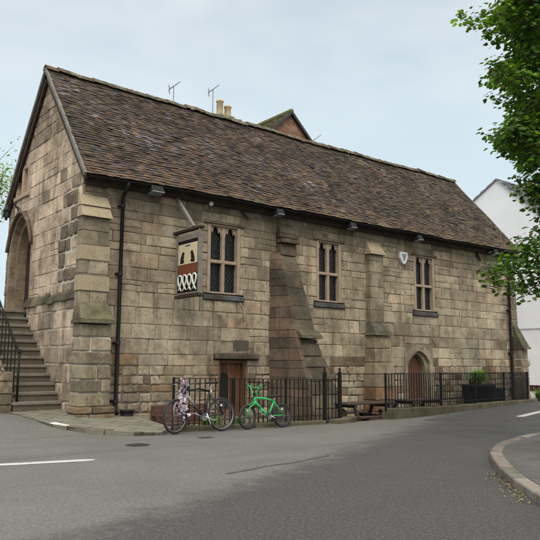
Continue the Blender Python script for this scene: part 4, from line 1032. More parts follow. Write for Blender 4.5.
t = MB(); t.tube([(0, 4.55, 5.55), (-.12, 4.55, 5.72), (-.26, 4.55, 5.76), (-.32, 4.55, 5.66)], .018, 6); t.tube([(0, 4.5, 5.62), (-.12, 4.3, 5.62), (-.16, 4.22, 5.56)], .014, 6); build(t, 'bracket', M['iron'], ln)

# ------------------------------------------------------------------ bicycles
def bicycle(label, Rw, wb, cols, steer, bmx, name='bicycle'):
    T = thing(name, label, 'bicycle', local=True)
    fcol, fcol2, kcol = cols; tr = .026 if bmx else .024
    ax = Vector((-wb, 0, Rw)); rx = Vector((0, 0, Rw))
    bb = Vector((-.36 if bmx else -.43, 0, Rw-(.0 if bmx else .03)))
    hb = Vector((-wb+(.20 if bmx else .245), 0, .56 if bmx else .74)); ht = hb+Vector((.045, 0, .11)) 
    sc = Vector((bb.x+.16, 0, .57 if bmx else .80))
    ax_s = (ht-hb).normalized()
    ROT = Matrix.Translation(hb) @ Matrix.Rotation(steer, 4, ax_s) @ Matrix.Translation(-hb)
    def wheel(c, front):
        def tf(mb):
            if front: mb.v = [tuple(ROT @ Vector(v)) for v in mb.v]
            return mb
        a = MB(); a.torus(c, Rw-tr, tr, n=48); wh = build(tf(a), 'wheel', M['rubber'], T); 
        a = MB(); a.torus(c, Rw-2*tr-.004, .011, n=40, col=(.45, .45, .45) if not bmx else (.06, .06, .06)); build(tf(a), 'rim', M['chrome'] if not bmx else M['vc'], wh)
        a = MB(); ns = 28
        for k in range(ns):
            th = 2*PI*k/ns; th2 = th+(.5 if k % 2 else -.5); sd = .03 if k % 4 < 2 else -.03
            a.tube([(c[0]+.018*math.cos(th2), sd, c[2]+.018*math.sin(th2)), (c[0]+(Rw-2*tr)*math.cos(th), 0, c[2]+(Rw-2*tr)*math.sin(th))], .0013, 4, (.3, .3, .3))
        a.lathe([(.02, -.05), (.024, -.03), (.014, -.02), (.014, .02), (.024, .03), (.02, .05)], c, 12, 'y', (.1, .1, .1)); build(tf(a), 'spokes', M['vc'], wh)
        a = MB(); a.lathe([(.03, -.002), (.03, .002)], (c[0]+.0, 0, c[2]+Rw*.55), 8, 'y', (.7, .6, .5)); build(tf(a), 'reflector', M['vc'], wh)
    wheel(ax, True); wheel(rx, False)
    f = MB(); k = 1.25
    mid = hb.lerp(bb, .45)
    f.tube([ht-ax_s*.03, ht.lerp(sc, .5)+Vector((0, 0, .0 if bmx else .025)), sc], .017*k, 10, fcol2); f.tube([hb+ax_s*.02, mid], .021*k, 10, fcol2 if bmx else (.36, .32, .26)); f.tube([mid, bb], .021*k, 10, fcol); f.tube([bb, sc+(sc-bb)*.04], .017*k, 10, fcol)
    for s in (-1, 1):
        f.tube([bb+Vector((0, s*.03, 0)), rx+Vector((0, s*.06, 0))], .011, 8, fcol); f.tube([sc+Vector((0, s*.02, -.03)), rx+Vector((0, s*.06, 0))], .009, 8, fcol)
    f.tube([hb-ax_s*.0, ht+ax_s*.0], .024, 10, fcol); f.lathe([(.03, -.04), (.03, .04)], bb, 12, 'y', fcol)
    build(f, 'frame', M['gloss'], T)
    fk = MB()
    for s in (-1, 1):
        fk.tube([hb+Vector((-.015, s*.055, -.03)), ax+Vector((.01, s*.06, .2)), ax+Vector((0, s*.058, 0))], [.019, .018, .012] if not bmx else .014, 8, kcol)
    fk.tube([hb+Vector((-.015, -.07, -.02)), hb+Vector((-.015, .07, -.02))], .018, 8, kcol); fk.tube([hb-ax_s*.02, ht+ax_s*.03], .014, 8, kcol)
    fk.v = [tuple(ROT @ Vector(v)) for v in fk.v]; build(fk, 'fork', M['gloss'], T)
    h = MB(); top = ht+ax_s*(.05)
    if bmx:
        cc = top+Vector((-.04, 0, .0)); bc = fcol
        h.tube([cc+Vector((0, -.26, .19)), cc+Vector((0, -.14, .17)), cc+Vector((0, -.06, 0)), cc+Vector((0, .06, 0)), cc+Vector((0, .14, .17)), cc+Vector((0, .26, .19))], .014, 8, bc); h.tube([cc+Vector((0, -.14, .14)), cc+Vector((0, .14, .14))], .009, 8, bc)
        h.box(cc.x-.03, cc.x+.03, -.03, .03, cc.z-.03, cc.z+.03, (.02, .02, .02)); ends = [cc+Vector((.0, s*.28, .19)) for s in (-1, 1)]
    else:
        cc = top+Vector((-.09, 0, .05)); h.tube([top, cc], .016, 8, (.03, .03, .03))
        h.tube([cc+Vector((.05, -.30, .02)), cc+Vector((0, -.1, .0)), cc+Vector((0, .1, 0)), cc+Vector((.05, .30, .02))], .013, 8, (.03, .03, .03)); ends = [cc+Vector((.06, s*.29, .02)) for s in (-1, 1)]
        for s in (-1, 1): h.tube([cc+Vector((-.02, s*.2, 0)), cc+Vector((-.07, s*.27, -.02))], .006, 6, (.3, .3, .3))
        h.tube([cc+Vector((-.01, .12, 0)), cc+Vector((-.12, .06, -.02)), cc+Vector((-.06, .02, -.2)), ax+Vector((.02, .05, .3))], .004, 5, (.02, .02, .02))
    h.v = [tuple(ROT @ Vector(v)) for v in h.v]; hbar = build(h, 'handlebar', M['gloss'], T)
    for e in ends:
        g = MB(); s = 1 if e.y > 0 else -1; g.tube([e+Vector((0, -s*.06, 0)), e+Vector((.01, s*.03, 0))], .019, 8, (.02, .02, .02))
        g.v = [tuple(ROT @ Vector(v)) for v in g.v]; build(g, 'grip', M['rubber'], hbar)
    sp = MB(); stop = sc+(sc-bb).normalized()*(.06 if bmx else .13); sp.tube([sc, stop], .013, 8, (.3, .3, .3)); spp = build(sp, 'seat_post', M['gloss'], T)
    s_ = MB(); prof = [(-.15, .018, .0), (-.08, .025, .012), (0, .045, .012), (.07, .075, .018), (.12, .07, .02), (.135, .04, .01)]
    vs = []; 
    for (x, w_, h_) in prof:
        for a in (0, 45, 90, 135, 180, 250, 290): vs.append((stop.x+x, w_*math.cos(R_(a)), stop.z+.03+h_+.022*math.sin(R_(a))))
    nn = 7; s_.add(vs, [(i*nn+k, i*nn+(k+1) % nn, (i+1)*nn+(k+1) % nn, (i+1)*nn+k) for i in range(5) for k in range(nn)]+[tuple(range(nn)), tuple(range(5*nn, 6*nn))], (.02, .02, .02), True); build(s_, 'saddle', M['rubber'], T)
    c = MB(); cl = .14 if bmx else .17; a = R_(25)
    c.lathe([(.085 if not bmx else .065, -.045), (.085 if not bmx else .065, -.04)], bb, 28, 'y', (.12, .12, .12)); d = Vector((math.cos(a), 0, -math.sin(a)))*cl
    c.tube([bb+Vector((0, -.07, 0)), bb+d+Vector((0, -.08, 0))], .011, 8, (.5, .5, .5)); c.tube([bb+Vector((0, .07, 0)), bb-d+Vector((0, .08, 0))], .011, 8, (.5, .5, .5))
    ck = build(c, 'crankset', M['gloss'], T)
    for s, q in ((-1, bb+d), (1, bb-d)):
        c = MB(); c.box(q.x-.045, q.x+.045, min(s*.09, s*.18), max(s*.09, s*.18), q.z-.012, q.z+.012, (.25, .24, .23) if not bmx else (.02, .02, .02)); build(c, 'pedal', M['vc'], ck)
    c = MB()
    for s in (1, -1): c.beam(bb+Vector((0, -.043, s*.075)), rx+Vector((0, -.043, s*.035)), .006, .008, (.05, .04, .04))
    c.lathe([(.045, -.05), (.045, -.036)], rx, 16, 'y', (.08, .07, .06)); build(c, 'chain', M['vc'], T)
    if not bmx:
        c = MB()
        for s in (-1, 1): pass
        c.tube([sc+Vector((0, 0, -.06)), sc+Vector((.03, 0, .02))], .024, 8, (.6, .58, .55)); c.tube([bb+Vector((.05, -.04, .06)), bb+Vector((.13, -.05, -.16))], .012, 6, (.7, .7, .7)); build(c, 'front_mech', M['gloss'], T)
    return T
def place(T, front, rear, lean):
    T.location = (rear[0], rear[1], rear[2]); d = Vector((rear[0]-front[0], rear[1]-front[1], 0)); T.rotation_euler = (-lean, 0, math.atan2(d.y, d.x))
b1_ = bicycle('large dark mountain bicycle with white forks leaning on the railings', .335, 1.08, ((.02, .02, .022), (.015, .015, .015), (.45, .38, .41)), R_(14), False); place(b1_, (.80, -2.90), (1.90, -2.90, .0), R_(5))
b2_ = bicycle('small lime green stunt bicycle leaning on the railings, right of the larger one', .255, .92, ((.035, .40, .115), (.04, .43, .13), (.035, .39, .115)), R_(12), True); place(b2_, (2.52, -2.95), (3.42, -2.98, .0), R_(6))
# pink and white bundle hanging at the front of the big bicycle
bn = MB(); r = random.Random(91)
for i in range(150):
    t_ = r.random()
    if .42 < t_ < .55 and r.random() < .8: continue
    p = Vector((.88+.05*math.sin(t_*9)+r.gauss(0, .045), -3.03+r.gauss(0, .03), 1.08-.82*t_)); s = r.uniform(.02, .045)
    d = Vector((r.gauss(0, 1), r.gauss(0, .7), r.gauss(0, 1))).normalized(); e = d.cross(Vector((r.gauss(0, 1), r.gauss(0, 1), r.gauss(0, 1)))).normalized(); n_ = d.cross(e)
    c = r.choice([(.42, .27, .36), (.48, .36, .44), (.6, .57, .57), (.62, .6, .6), (.5, .36, .45), (.03, .025, .03)])
    vs = [p-d*s*1.3-e*s*.6, p-d*s*.3-e*s*.8+n_*s*.4, p+d*s-e*s*.5, p-d*s*1.1+e*s*.7-n_*s*.2, p+e*s*.8+n_*s*.3, p+d*s*1.2+e*s*.4+n_*s*.1]
    bn.add(vs, [(0, 1, 4, 3), (1, 2, 5, 4)], c)
bn.tube([(.88, -3.02, 1.08), (.86, -3.04, .85), (.9, -3.03, .6), (.87, -3.04, .3)], [.015, .02, .015, .02], 8, (.1, .07, .09))
tag(build(bn, 'hanging_bundle', M['vcm']), 'pink and white ruffled bundle hanging from the handlebars of the larger bicycle', 'bundle')

# ------------------------------------------------------------------ yard furniture
def picnic(label, loc, rz):
    T = thing('picnic_table', label, 'picnic table', local=True, group='dark picnic tables in the sunken yard'); c0 = (.035, .022, .018)
    t = MB()
    for i in range(5): t.box(-.85, .85, -.36+i*.145, -.36+i*.145+.135, .72, .76, scalec(c0, rnd.uniform(.8, 1.3)))
    build(t, 'table_top', M['door'], T, bevel=.005)
    for s in (-1, 1):
        t = MB()
        for i in range(2): t.box(-.85, .85, s*(.66+i*.14)-.065, s*(.66+i*.14)+.065, .42, .46, scalec(c0, rnd.uniform(.8, 1.3)))
        build(t, 'bench_seat', M['door'], T, bevel=.005)
    for s in (-1, 1):
        for q in (-1, 1):
            t = MB(); t.beam((s*.6, q*.3, .71), (s*.6, q*.62, 0), .09, .045, c0, up=(1, 0, 0)); build(t, 'leg', M['door'], T)
        t = MB(); t.beam((s*.56, -.8, .38), (s*.56, .8, .38), .045, .09, c0); t.beam((s*.56, -.34, .68), (s*.56, .34, .68), .045, .08, c0); build(t, 'cross_beam', M['door'], T)
    T.location = loc; T.rotation_euler.z = rz; return T
picnic('dark wooden picnic table seen through the yard entrance gap', (7.2, -1.75, -.4), R_(-4))
picnic('dark wooden picnic table in front of the arched doorway', (9.85, -1.4, -.4), R_(-2))
# bench at the left end of the yard
T = thing('wooden_bench', 'dark reddish bench with boarded back at the near end of the yard', 'bench', (1.9, -1.3, -.4)); cb = (.075, .03, .02); r = random.Random(5)
t = MB()
for i in range(4): t.box(1.30, 2.75, -1.05, -1.02, -.02+i*.115, -.02+i*.115+.105, scalec(cb, r.uniform(.7, 1.2)))
build(t, 'backrest', M['door'], T, bevel=.004)
t = MB()
for i in range(3): t.box(1.30, 2.75, -1.45+i*.135, -1.45+i*.135+.125, .03, .06, scalec(cb, r.uniform(.7, 1.2)))
build(t, 'seat', M['door'], T, bevel=.004)
for X in (1.34, 2.71):
    for Y in (-1.42, -1.04):
        t = MB(); t.box(X-.035, X+.035, Y-.03, Y+.03, -.4, .2 if Y < -1.2 else .40, cb); build(t, 'leg', M['door'], T)
    t = MB(); t.box(X-.04, X+.04, -1.46, -1.075, .205, .24, cb); build(t, 'armrest', M['door'], T)
# black bucket at the downpipe foot
T = thing('drain_hopper', 'low black round tub at the foot of the near downpipe', 'tub', (1.06, -.3, .16))
t = MB(); t.lathe([(.13, .0), (.15, .12), (.16, .125), (.16, .15), (.13, .15), (.12, .05)], (1.08, -.32, .15), 20, col=(.015, .015, .016)); build(t, 'tub', M['vc'], T); t = MB(); t.torus((1.08, -.32, .3), .155, .012, 'z', col=(.03, .03, .03)); build(t, 'rim', M['vc'], T)

def blades(mb, c, n, h, spread, cols, r, wd=.02, droop=.6):
    for i in range(n):
        a = r.uniform(0, 2*PI); L = h*r.uniform(.6, 1.1); o = spread*r.uniform(.3, 1); d = Vector((math.cos(a), math.sin(a), 0)); s = Vector((-d.y, d.x, 0))*wd*r.uniform(.7, 1.3)
        P = [Vector(c)+d*(.1*o), Vector(c)+d*(.45*o)+Vector((0, 0, L*.6)), Vector(c)+d*(o)+Vector((0, 0, L*(1-.25*droop*r.random())))]
        mb.add([P[0]-s*.5, P[0]+s*.5, P[1]+s, P[1]-s, P[2]], [(0, 1, 2, 3), (3, 2, 4)], scalec(r.choice(cols), r.uniform(.8, 1.2)))
def leaf_shape(sz):
    pts = [(0, -.42), (.14, -.36), (.36, -.36), (.38, -.16), (.50, .08), (.34, .14), (.30, .32), (.15, .32), (0, .54), (-.15, .32), (-.30, .32), (-.34, .14), (-.50, .08), (-.38, -.16), (-.36, -.36), (-.14, -.36)]
    return [(a*sz, b*sz) for a, b in pts]
def add_leaf(mb, p, nrm, sz, col, r, simple=False):
    nrm = nrm.normalized(); t1 = nrm.cross(Vector((r.uniform(-1, 1), r.uniform(-1, 1), r.uniform(-1, 1)))); 
    if t1.length < .01: t1 = Vector((1, 0, 0))
    t1.normalize(); t2 = nrm.cross(t1)
    pts = [(0, -.5*sz), (.35*sz, 0), (0, .5*sz), (-.35*sz, 0)] if simple else leaf_shape(sz)
    mb.add([p+t1*a+t2*b+nrm*(-.25*abs(a)) for a, b in pts] if not simple else [p+t1*a+t2*b for a, b in pts], [tuple(range(len(pts)))], col)
r = random.Random(101)
T = thing('potted_plant', 'bright green bushy plant in a large dark planter behind the far railings', 'potted plant', (13.7, -.8, -.4))
t = MB(); t.lathe([(.36, -.4), (.5, .2), (.53, .62), (.56, .63), (.56, .7), (.48, .7), (.46, .6)], (13.75, -.75, 0), 24, col=(.008, .010, .014)); build(t, 'planter', M['vc'], T)
t = MB(); t.lathe([(.46, .6), (.46, .64)], (13.75, -.75, 0), 20, col=(.03, .02, .015)); build(t, 'soil', M['vcm'], T)
t = MB(); blades(t, (13.75, -.75, .62), 170, .62, .42, [(.12, .22, .03), (.16, .28, .04), (.08, .16, .02)], r, .03)
for i in range(260):
    a = r.uniform(0, 2*PI); q = r.uniform(0, .38); add_leaf(t, Vector((13.75+q*math.cos(a), -.75+q*math.sin(a), .8+r.uniform(0, .35)*(1-q))), Vector((r.uniform(-1, 1), r.uniform(-1, 1), .8)), .09, scalec(r.choice([(.12, .24, .03), (.09, .18, .02)]), r.uniform(.8, 1.2)), r, True)
build(t, 'foliage', M['leaf'], T)
T = thing('planter_trough', 'low black trough against the wall right of the large planter', 'planter', (14.9, -.6, -.4))
t = MB(); t.box(14.55, 15.45, -.62, -.3, .05, .5, (.01, .012, .014)); t.box(14.5, 15.5, -.66, -.26, .5, .56, (.015, .015, .018)); build(t, 'box', M['vc'], T, bevel=.01)
for X in (14.7, 15.3): t = MB(); t.box(X-.04, X+.04, -.5, -.42, -.4, .05, (.01, .01, .01)); build(t, 'leg', M['vc'], T)
for (x, y, n_, h, lab) in ((2.15, -2.1, 150, .42, 'leafy green weeds growing behind the railings by the large bicycle'), (2.95, -2.05, 110, .3, 'low green weeds behind the railings by the small green bicycle'), (17.55, -.75, 60, .5, 'tuft of greenery at the foot of the far corner buttress')):
    t = MB(); z = -.4 if x < 10 else .04
    if x < 10: z = -.15
    blades(t, (x, y, z), n_, h, h*.8, [(.08, .17, .03), (.11, .21, .04), (.05, .11, .02)], r, .022)
    for i in range(n_): a = r.uniform(0, 2*PI); q = r.uniform(0, h*.7); add_leaf(t, Vector((x+q*math.cos(a), y+q*math.sin(a)*.5, z+r.uniform(.05, h))), Vector((r.uniform(-1, 1), r.uniform(-1, 1), 1)), .07, scalec((.10, .20, .03), r.uniform(.7, 1.3)), r, True)
    tag(build(t, 'weed_clump', M['leaf']), lab, 'plant')

# ------------------------------------------------------------------ houses behind
def brickwall(mb, mo, u0, u1, v0, v1, clips, mapf, seed, cols, vmin=None):
    masonry(mb, mo, u0, u1, v0, v1, clips, [], mapf, lambda v, r: .075, lambda v, u, r: .225/1.0, lambda u, v, r: scalec(r.choice(cols), r.uniform(.8, 1.2)), seed, lambda u, v: .012, lambda u, v: .0, relief=.004, dback=-.006)
bh = thing('brick_house', 'red brick house with mossy tiled roof rising behind the hall ridge', 'building', (13.7, 12, 0))
ax_, az_, hw_ = 13.69, 13.05, 3.6; slb = .93
bc = [(.26, .10, .055), (.30, .12, .065), (.22, .085, .05), (.28, .13, .08)]
mb, mo = MB(), MB()
mapb = lambda u, v, d: (u, 9-d, v)
brickwall(mb, mo, ax_-hw_, ax_+hw_, 9.6, 13.2, [(-slb, 1, az_-slb*ax_), (slb, 1, az_+slb*ax_)], mapb, 111, bc)
gw_ = build(mb, 'gable_wall', M['brick'], bh); build(mo, 'wall_mortar', M['mortar'], gw_)
t = MB(); ez = az_-slb*hw_
t.box(ax_-hw_, ax_+hw_, 9.03, 17, 0, ez, (.25, .1, .06)); t.box(ax_-hw_, ax_+hw_, 9.0, 9.03, 0, 9.6, (.25, .1, .06)); build(t, 'wall', M['brick'], bh)
def slope_tiles(mb, P00, P10, P01, P11, gx, gs, pal, seed, lift=.03):
    """P00..P10 along the eave, P01..P11 along the ridge"""
    r = random.Random(seed); P00, P10, P01, P11 = map(Vector, (P00, P10, P01, P11)); L = (P10-P00).length; S = (P01-P00).length
    nrm = (P10-P00).cross(P01-P00).normalized()
    if nrm.z < 0: nrm = -nrm
    nr = int(S/gs); nc = int(L/gx)
    pt = lambda a, b, h: P00.lerp(P10, a).lerp(P01.lerp(P11, a), b)+nrm*h
    for i in range(nr):
        for k in range(nc):
            a0 = (k+.02+(.5 if i % 2 else 0))/nc; a1 = min(1, (k+.98+(.5 if i % 2 else 0))/nc)
            if a0 >= 1: continue
            b0 = i/nr; b1 = min(1, (i+1.25)/nr); l0 = lift+r.uniform(-.006, .006); c = scalec(r.choice(pal), r.uniform(.75, 1.25))
            mb.add([pt(a0, b0, 0), pt(a1, b0, 0), pt(a0, b0, l0), pt(a1, b0, l0), pt(a0, b1, .004), pt(a1, b1, .004)], [(0, 1, 3, 2), (2, 3, 5, 4), (0, 2, 4), (1, 5, 3)], c)
mossp = [(.11, .10, .05), (.09, .075, .05), (.14, .14, .06), (.08, .06, .045)]
t = MB(); e_ = .15
for s in (-1, 1): slope_tiles(t, (ax_+s*(hw_+.2), 9-e_, ez-.15), (ax_+s*(hw_+.2), 17, ez-.15), (ax_, 9-e_, az_+.09), (ax_, 17, az_+.09), .2, .14, mossp, 5+s, .03)
t.add([(ax_-hw_, 9-e_, ez), (ax_, 9-e_, az_+.06), (ax_+hw_, 9-e_, ez), (ax_-hw_, 17, ez), (ax_, 17, az_+.06), (ax_+hw_, 17, ez)], [(0, 1, 4, 3), (1, 2, 5, 4)], (.05, .04, .03))
brf = build(t, 'roof', M['ridge'], bh)
t = MB(); t.tube([(ax_, 9-e_, az_+.11), (ax_, 17, az_+.11)], .11, 8, (.15, .14, .07)); build(t, 'ridge_tiles', M['ridge'], brf)
t = MB()
for s in (-1, 1): t.beam((ax_+s*(hw_+.2), 9-e_+.0, ez-.21), (ax_+s*.02, 9-e_+.0, az_+.03), .05, .12, (.06, .055, .05))
build(t, 'verge', M['vcm'], brf)
t = MB(); t.box(9.62, 10.75, 8.9, 9.7, 0, 12.0, (.27, .11, .065)); ch = build(t, 'chimney', M['brick'], bh)
t = MB()
for i in range(90):
    p = Vector((r.uniform(9.6, 10.8), r.uniform(8.85, 9.75), 12.0)); s = r.uniform(.06, .14); t.lathe([(s, -.02), (s*.8, s*.5), (s*.2, s*.8)], p, 7, col=scalec(r.choice([(.13, .13, .06), (.12, .11, .07), (.16, .14, .09)]), r.uniform(.7, 1.2)))
build(t, 'mossy_flaunching', M['vcm'], ch)
for X, h in ((9.84, 12.78), (10.26, 12.62)):
    t = MB(); t.lathe([(.17, 12.0), (.155, 12.1), (.14, h-.1), (.17, h-.08), (.17, h), (.12, h), (.11, h-.3)], (X, 9.2, 0), 18); build(t, 'chimney_pot', M['pot_clay'], ch)
def aerial(lab, X, Y, z0, z1, ang, L):
    T = thing('tv_aerial', lab, 'aerial', (X, Y, z0), 'television aerials above the ridge'); t = MB(); t.tube([(X, Y, z0), (X, Y, z1)], .018, 6); build(t, 'mast', M['alu'], T)
    d = Vector((math.cos(ang)*.8, math.sin(ang)*.8, .62)).normalized(); c = Vector((X, Y, z1)); t = MB(); a = c-d*L*.45; b = c+d*L*.55; t.tube([a, b], .015, 6)
    sd = d.cross(Vector((0, 0, 1))).normalized()
    for i in range(9):
        p = a.lerp(b, .12+i*.11); w_ = .09-.006*i; t.tube([p-sd*w_, p+sd*w_], .006, 5)
    for k in (-1, 1):
        q = a+d*.04; up = Vector((0, 0, 1)); t.tube([q-sd*.13+up*k*.02, q-sd*.13+up*k*.16], .008, 5); t.tube([q+sd*.13+up*k*.02, q+sd*.13+up*k*.16], .008, 5); t.tube([q-sd*.14+up*k*.15, q+sd*.14+up*k*.15], .008, 5); t.tube([q-sd*.14+up*k*.07, q+sd*.14+up*k*.07], .008, 5)
    build(t, 'antenna', M['alu'], T)
aerial('television aerial on a short mast above the ridge, left of the chimney, farther from it', 7.4, 9, 6.0, 12.72, R_(-38), .6)
aerial('television aerial on a thin mast above the ridge right beside the chimney pots', 9.34, 9, 11.0, 13.1, R_(-38), .6)
aerial('small aerial tip just right of the brick gable behind the ridge', 15.5, 9.3, 6, 12.25, R_(-30), .8)
# plain low house under the first aerial
T = thing('rear_cottage', 'brick cottage hidden behind the hall whose roof carries the aerials', 'building', (6.5, 12, 0))
t = MB(); t.box(3.2, 9.6, 9.3, 14, 0, 6.5, (.25, .1, .06)); build(t, 'wall', M['brick'], T)
t = MB(); t.add([(3, 9.1, 6.4), (9.6, 9.1, 6.4), (9.6, 14.2, 6.4), (3, 14.2, 6.4), (3, 11.6, 9), (9.6, 11.6, 9)], [(0, 1, 5, 4), (2, 3, 4, 5), (0, 4, 3), (1, 2, 5), (3, 2, 1, 0)], (.1, .06, .045)); build(t, 'roof', M['tile'], T)

wh = thing('white_house', 'tall white rendered house with slate roof beyond the far end of the hall', 'building', (24, 4.7, 0))
yA, zA = 4.76, 10.75; yl, zl = 9.6, 10.75-.6*4.84; yr, zr = -.2, 10.75-.97*4.96
t = MB(); prof = [(yr, 0), (yl, 0), (yl, zl), (yA, zA), (yr, zr)]; mapw = lambda u, v, d: (24-d, u, v)
t.prism(prof, -12, 0, mapw, (1, 1, 1)); build(t, 'wall', M['white_render'], wh)
slate = [(.085, .085, .09), (.10, .10, .105), (.07, .07, .075)]
t = MB(); slope_tiles(t, (23.9, yr-.3, zr-.22), (36.2, yr-.3, zr-.22), (23.9, yA, zA+.08), (36.2, yA, zA+.08), .3, .22, slate, 9, .02); slope_tiles(t, (23.9, yl+.3, zl-.12), (36.2, yl+.3, zl-.12), (23.9, yA, zA+.08), (36.2, yA, zA+.08), .3, .22, slate, 10, .02)
t.prism([(yr-.3, zr-.27), (yA, zA+.02), (yl+.3, zl-.17), (yl+.3, zl-.13), (yA, zA+.07), (yr-.3, zr-.23)], -12.2, .1, mapw, (.3, .3, .3))
build(t, 'roof', M['vcm'], wh)
t = MB(); t.prism([(yr-.005, 0), (yl+.005, 0), (yl+.005, .42), (yr-.005, .42)], 0, .03, mapw, (.05, .02, .02)); build(t, 'plinth', M['vcm'], wh)
t = MB(); t.tube([(23.97, yr, 3.1), (23.97, 9, 3.1)], .018, 6, (.35, .36, .37)); build(t, 'wall_line', M['vcm'], wh)
t = MB(); t.add([(18.2, .3, .05), (23.96, -1.2, .05), (23.96, 9, .05), (18.2, 8, .05), (18.2, .3, .13), (23.96, -1.2, .13), (23.96, 9, .13), (18.2, 8, .13)], [(4, 5, 6, 7), (0, 1, 5, 4), (3, 0, 4, 7)], (.33, .30, .27)); o = build(t, 'pavement', M['kerb']); o['kind'] = 'structure'
T = thing('planter_stand', 'narrow pale green upright by the far corner of the hall', 'plant support', (19.0, .6, .1))
# climbing plant on pale post near the white house
t = MB(); t.tube([(19.4, .9, .1), (19.4, .9, 1.6)], .05, 8, (.25, .42, .38)); build(t, 'post', M['vc'], T)
t = MB(); blades(t, (19.4, .9, 1.0), 60, .7, .35, [(.06, .12, .03), (.1, .18, .05)], r, .03); build(t, 'foliage', M['leaf'], T)

# red house at far left
T = thing('red_roof_house', 'pale house with red tiled roof glimpsed beyond the left eave', 'building', (-1, 26, 0))
t = MB(); t.box(-6.6, 2.6, 24, 31, 0, 8.6, (.62, .62, .58)); build(t, 'wall', M['vcm'], T)
t = MB(); t.add([(-6.8, 23.7, 8.5), (2.8, 23.7, 8.5), (2.8, 31.3, 8.5), (-6.8, 31.3, 8.5), (-6.8, 27.5, 11.6), (2.8, 27.5, 11.6)], [(0, 1, 5, 4), (2, 3, 4, 5), (0, 4, 3), (1, 2, 5), (3, 2, 1, 0)], (.33, .11, .06)); build(t, 'roof', M['brick'], T)

# ------------------------------------------------------------------ trees
def tree_mesh(crown, trunk_pts, trunk_r, limbs, clusters, leafsz, ncl, cols, seed, label, name, lcount, simple=False, csize=.5):
    T = thing(name, label, 'tree', trunk_pts[0]); t = MB(); t.tube(trunk_pts, trunk_r, 12)
    for l_, rr in limbs: t.tube(l_, rr, 8)
    build(t, 'trunk', M['bark'], T); r = random.Random(seed); mb = MB(); tw_ = MB()
    for (c, s) in clusters:
        c = Vector(c); base = r.uniform(.7, 1.25)
        for i in range(int(lcount*s*s)):
            d = Vector((r.gauss(0, 1), r.gauss(0, 1), r.gauss(0, 1))).normalized(); rad = s*csize*(r.random()**.5)
            p = c+Vector((d.x*rad, d.y*rad, d.z*rad*.6-.0)); nn = Vector((d.x*.5+r.uniform(-.4, .4), d.y*.5+r.uniform(-.4, .4), .8+d.z*.3+r.uniform(-.3, .3)))
            add_leaf(mb, p, nn, leafsz*r.uniform(.7, 1.25), scalec(r.choice(cols), base*r.uniform(.75, 1.25)), r, simple)
        if not simple:
            for k in range(2):
                d = Vector((r.gauss(0, 1), r.gauss(0, 1), r.gauss(0, .4))).normalized(); tw_.tube([c-d*s*csize*.5, c+Vector((0, 0, -.05)), c+d*s*csize*.6], [.008, .007, .002], 4)
    build(mb, 'crown', M['leaf'], T)
    if tw_.v: build(tw_, 'branch', M['bark'], T)
    return T
def bpD(px, py, D):
    d = cf+r2*((px-270)/F)+u2*((270-py)/F); return CAM+d*D
# foliage masses of the near tree: outline taken once as angles, spread over real depths 10-15 m
r = random.Random(121); cl = []
base = Vector((8.2, -9.6, .1))
left_edge = [(0, 504), (10, 492), (25, 498), (40, 510), (55, 514), (62, 499), (75, 494), (85, 504), (95, 509), (105, 504), (120, 515), (130, 501), (140, 497), (150, 508), (160, 520), (175, 533), (190, 533), (205, 548)]
def edge(y):
    for (y0, x0), (y1, x1) in zip(left_edge, left_edge[1:]):
        if y0 <= y <= y1: return x0+(x1-x0)*(y-y0)/(y1-y0)
    return 560
for i in range(760):
    y = r.uniform(-40, 204); x = edge(max(0, y))+7+abs(r.gauss(0, 34)); D = 12.2+r.uniform(-1.6, 1.8)
    if noise.noise(Vector((x*.045, y*.045, D*.3))) < -.27: continue
    cl.append((bpD(x, y, D), r.uniform(.45, .88)))
for (x, y, s) in [(465, 17, .55), (470, 24, .4), (463, 13, .3), (483, 14, .6), (480, 20, .5), (494, 22, .8), (489, 30, .6), (500, 38, .6), (496, 66, .6), (492, 78, .5), (503, 68, .8), (498, 102, .35), (496, 98, .5), (494, 134, .6), (500, 140, .7), (508, 148, .7), (503, 154, .4), (522, 178, .6), (528, 190, .8), (536, 196, .7), (530, 166, .6), (540, 206, .7), (545, 212, .8), (534, 186, .8), (541, 190, .9), (540, 176, .9)]:
    cl.append((bpD(x, y, 12+r.uniform(-.4, .4)), s))
for (x, y, s) in [(497, 268, .7), (492, 276, .6), (505, 262, .7), (512, 270, .8), (503, 283, .6), (494, 284, .4), (518, 262, .8), (526, 250, .9), (533, 242, .7), (541, 234, .7), (535, 255, .9), (528, 270, .8), (524, 284, .7), (521, 293, .5), (516, 288, .45), (538, 275, .9), (534, 290, .6), (545, 262, 1), (548, 244, .9), (507, 255, .5), (545, 285, .9), (553, 250, 1.1), (560, 270, 1.1), (556, 214, .6), (553, 226, .7)]:
    cl.append((bpD(x+r.uniform(-1, 1), y, 11.4+r.uniform(-.5, .5)), s*1.15))
for i in range(420):    # the rest of the crown, outside the frame
    d = Vector((r.gauss(0, 1), r.gauss(0, 1), r.gauss(0, .7))); d.normalize(); p = base+Vector((.8, 0, 7.2))+Vector((d.x*4.6, d.y*4.4, d.z*3.8))*r.random()**.4
    q = p-CAM; z = q.dot(cf)
    if z > .5:
        px = 270+F*q.dot(r2)/z
        if px < 575: continue
    cl.append((p, r.uniform(.8, 1.1)))
limbs = []
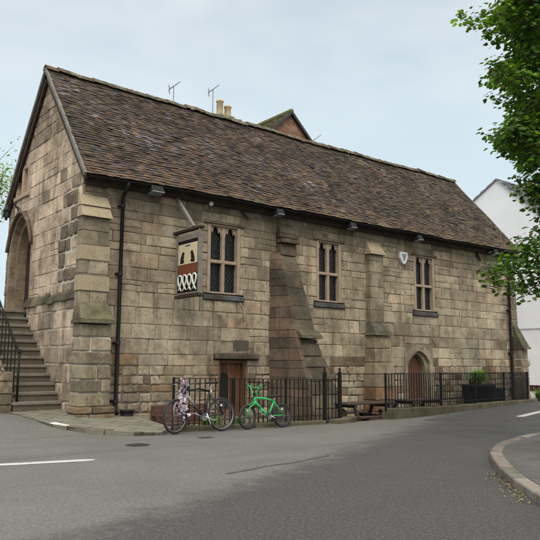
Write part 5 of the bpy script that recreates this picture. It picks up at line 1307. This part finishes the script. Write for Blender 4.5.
for tgt, st_, r0 in ((bpD(540, 60, 12), 4.2, .12), (bpD(530, 10, 12.5), 4.8, .12), (bpD(520, 120, 12), 3.8, .10), (bpD(545, 175, 11.8), 3.4, .09), (bpD(530, 262, 11.4), 2.6, .07), (base+Vector((1.5, 3, 8)), 5, .12), (base+Vector((3, -1.5, 8)), 4.5, .12), (base+Vector((.5, -3, 7.5)), 4.4, .1), (bpD(500, 275, 11.4), 2.6, .05), (bpD(500, 30, 12), 5, .06), (bpD(505, 145, 12), 3.8, .05)):
    a = base+Vector((.1, .05, st_)); m_ = a.lerp(Vector(tgt), .5)+Vector((0, 0, .35)); limbs.append(([a, m_, Vector(tgt)], [r0, r0*.65, .012]))
gcols = [(.058, .11, .017), (.075, .14, .02), (.04, .08, .015), (.12, .195, .032), (.06, .115, .018), (.03, .062, .014), (.15, .12, .06)]
tree_mesh(None, [base, base+Vector((.05, .05, 2.5)), base+Vector((.1, .05, 5)), base+Vector((.4, 0, 8.5))], [.3, .24, .2, .06], limbs, cl, .095, 0, gcols[:-1]*5+gcols[-1:], 131, 'large green broadleaved tree overhanging the street at the right', 'broadleaf_tree', 66)
cl = []; r = random.Random(141); b2p = Vector((.6, 14.5, .2))
for (x, y, s) in [(2, 175, 1.3), (6, 168, 1.0), (10, 172, .8), (3, 188, 1.1), (-4, 180, 1.5), (12, 178, .6), (-8, 165, 1.5), (1, 200, .9), (14, 150, .35), (13, 143, .3), (18, 138, .25), (9, 155, .45), (15, 160, .4), (-12, 195, 1.6), (-14, 150, 1.5), (5, 207, .8), (-3, 210, 1.3)]: cl.append((bpD(x, y, 29+r.uniform(-.8, .8)), s))
for i in range(60):
    d = Vector((r.gauss(0, 1), r.gauss(0, 1), r.gauss(0, .8))).normalized(); c = bpD(-45, 190, 29); cl.append((c+d*2.3*r.random()**.4, r.uniform(1, 1.5)))
bs = bpD(-40, 190, 29); bs.z = 0; tgt = bpD(14, 145, 29)
tree_mesh(None, [bs, bs+Vector((0, 0, 4)), bs+Vector((.1, .2, 8.5))], [.2, .15, .04], [([bs+Vector((0, 0, 4.5)), bpD(-15, 175, 29), tgt], [.07, .02, .004]), ([bs+Vector((0, 0, 4)), bpD(-10, 200, 29), bpD(6, 172, 29)], [.07, .04, .01])], cl, .12, 0, [(.13, .19, .06), (.16, .22, .08), (.10, .15, .05)], 151, 'pale spring-green tree behind the left slope of the gable', 'broadleaf_tree', 34, True)
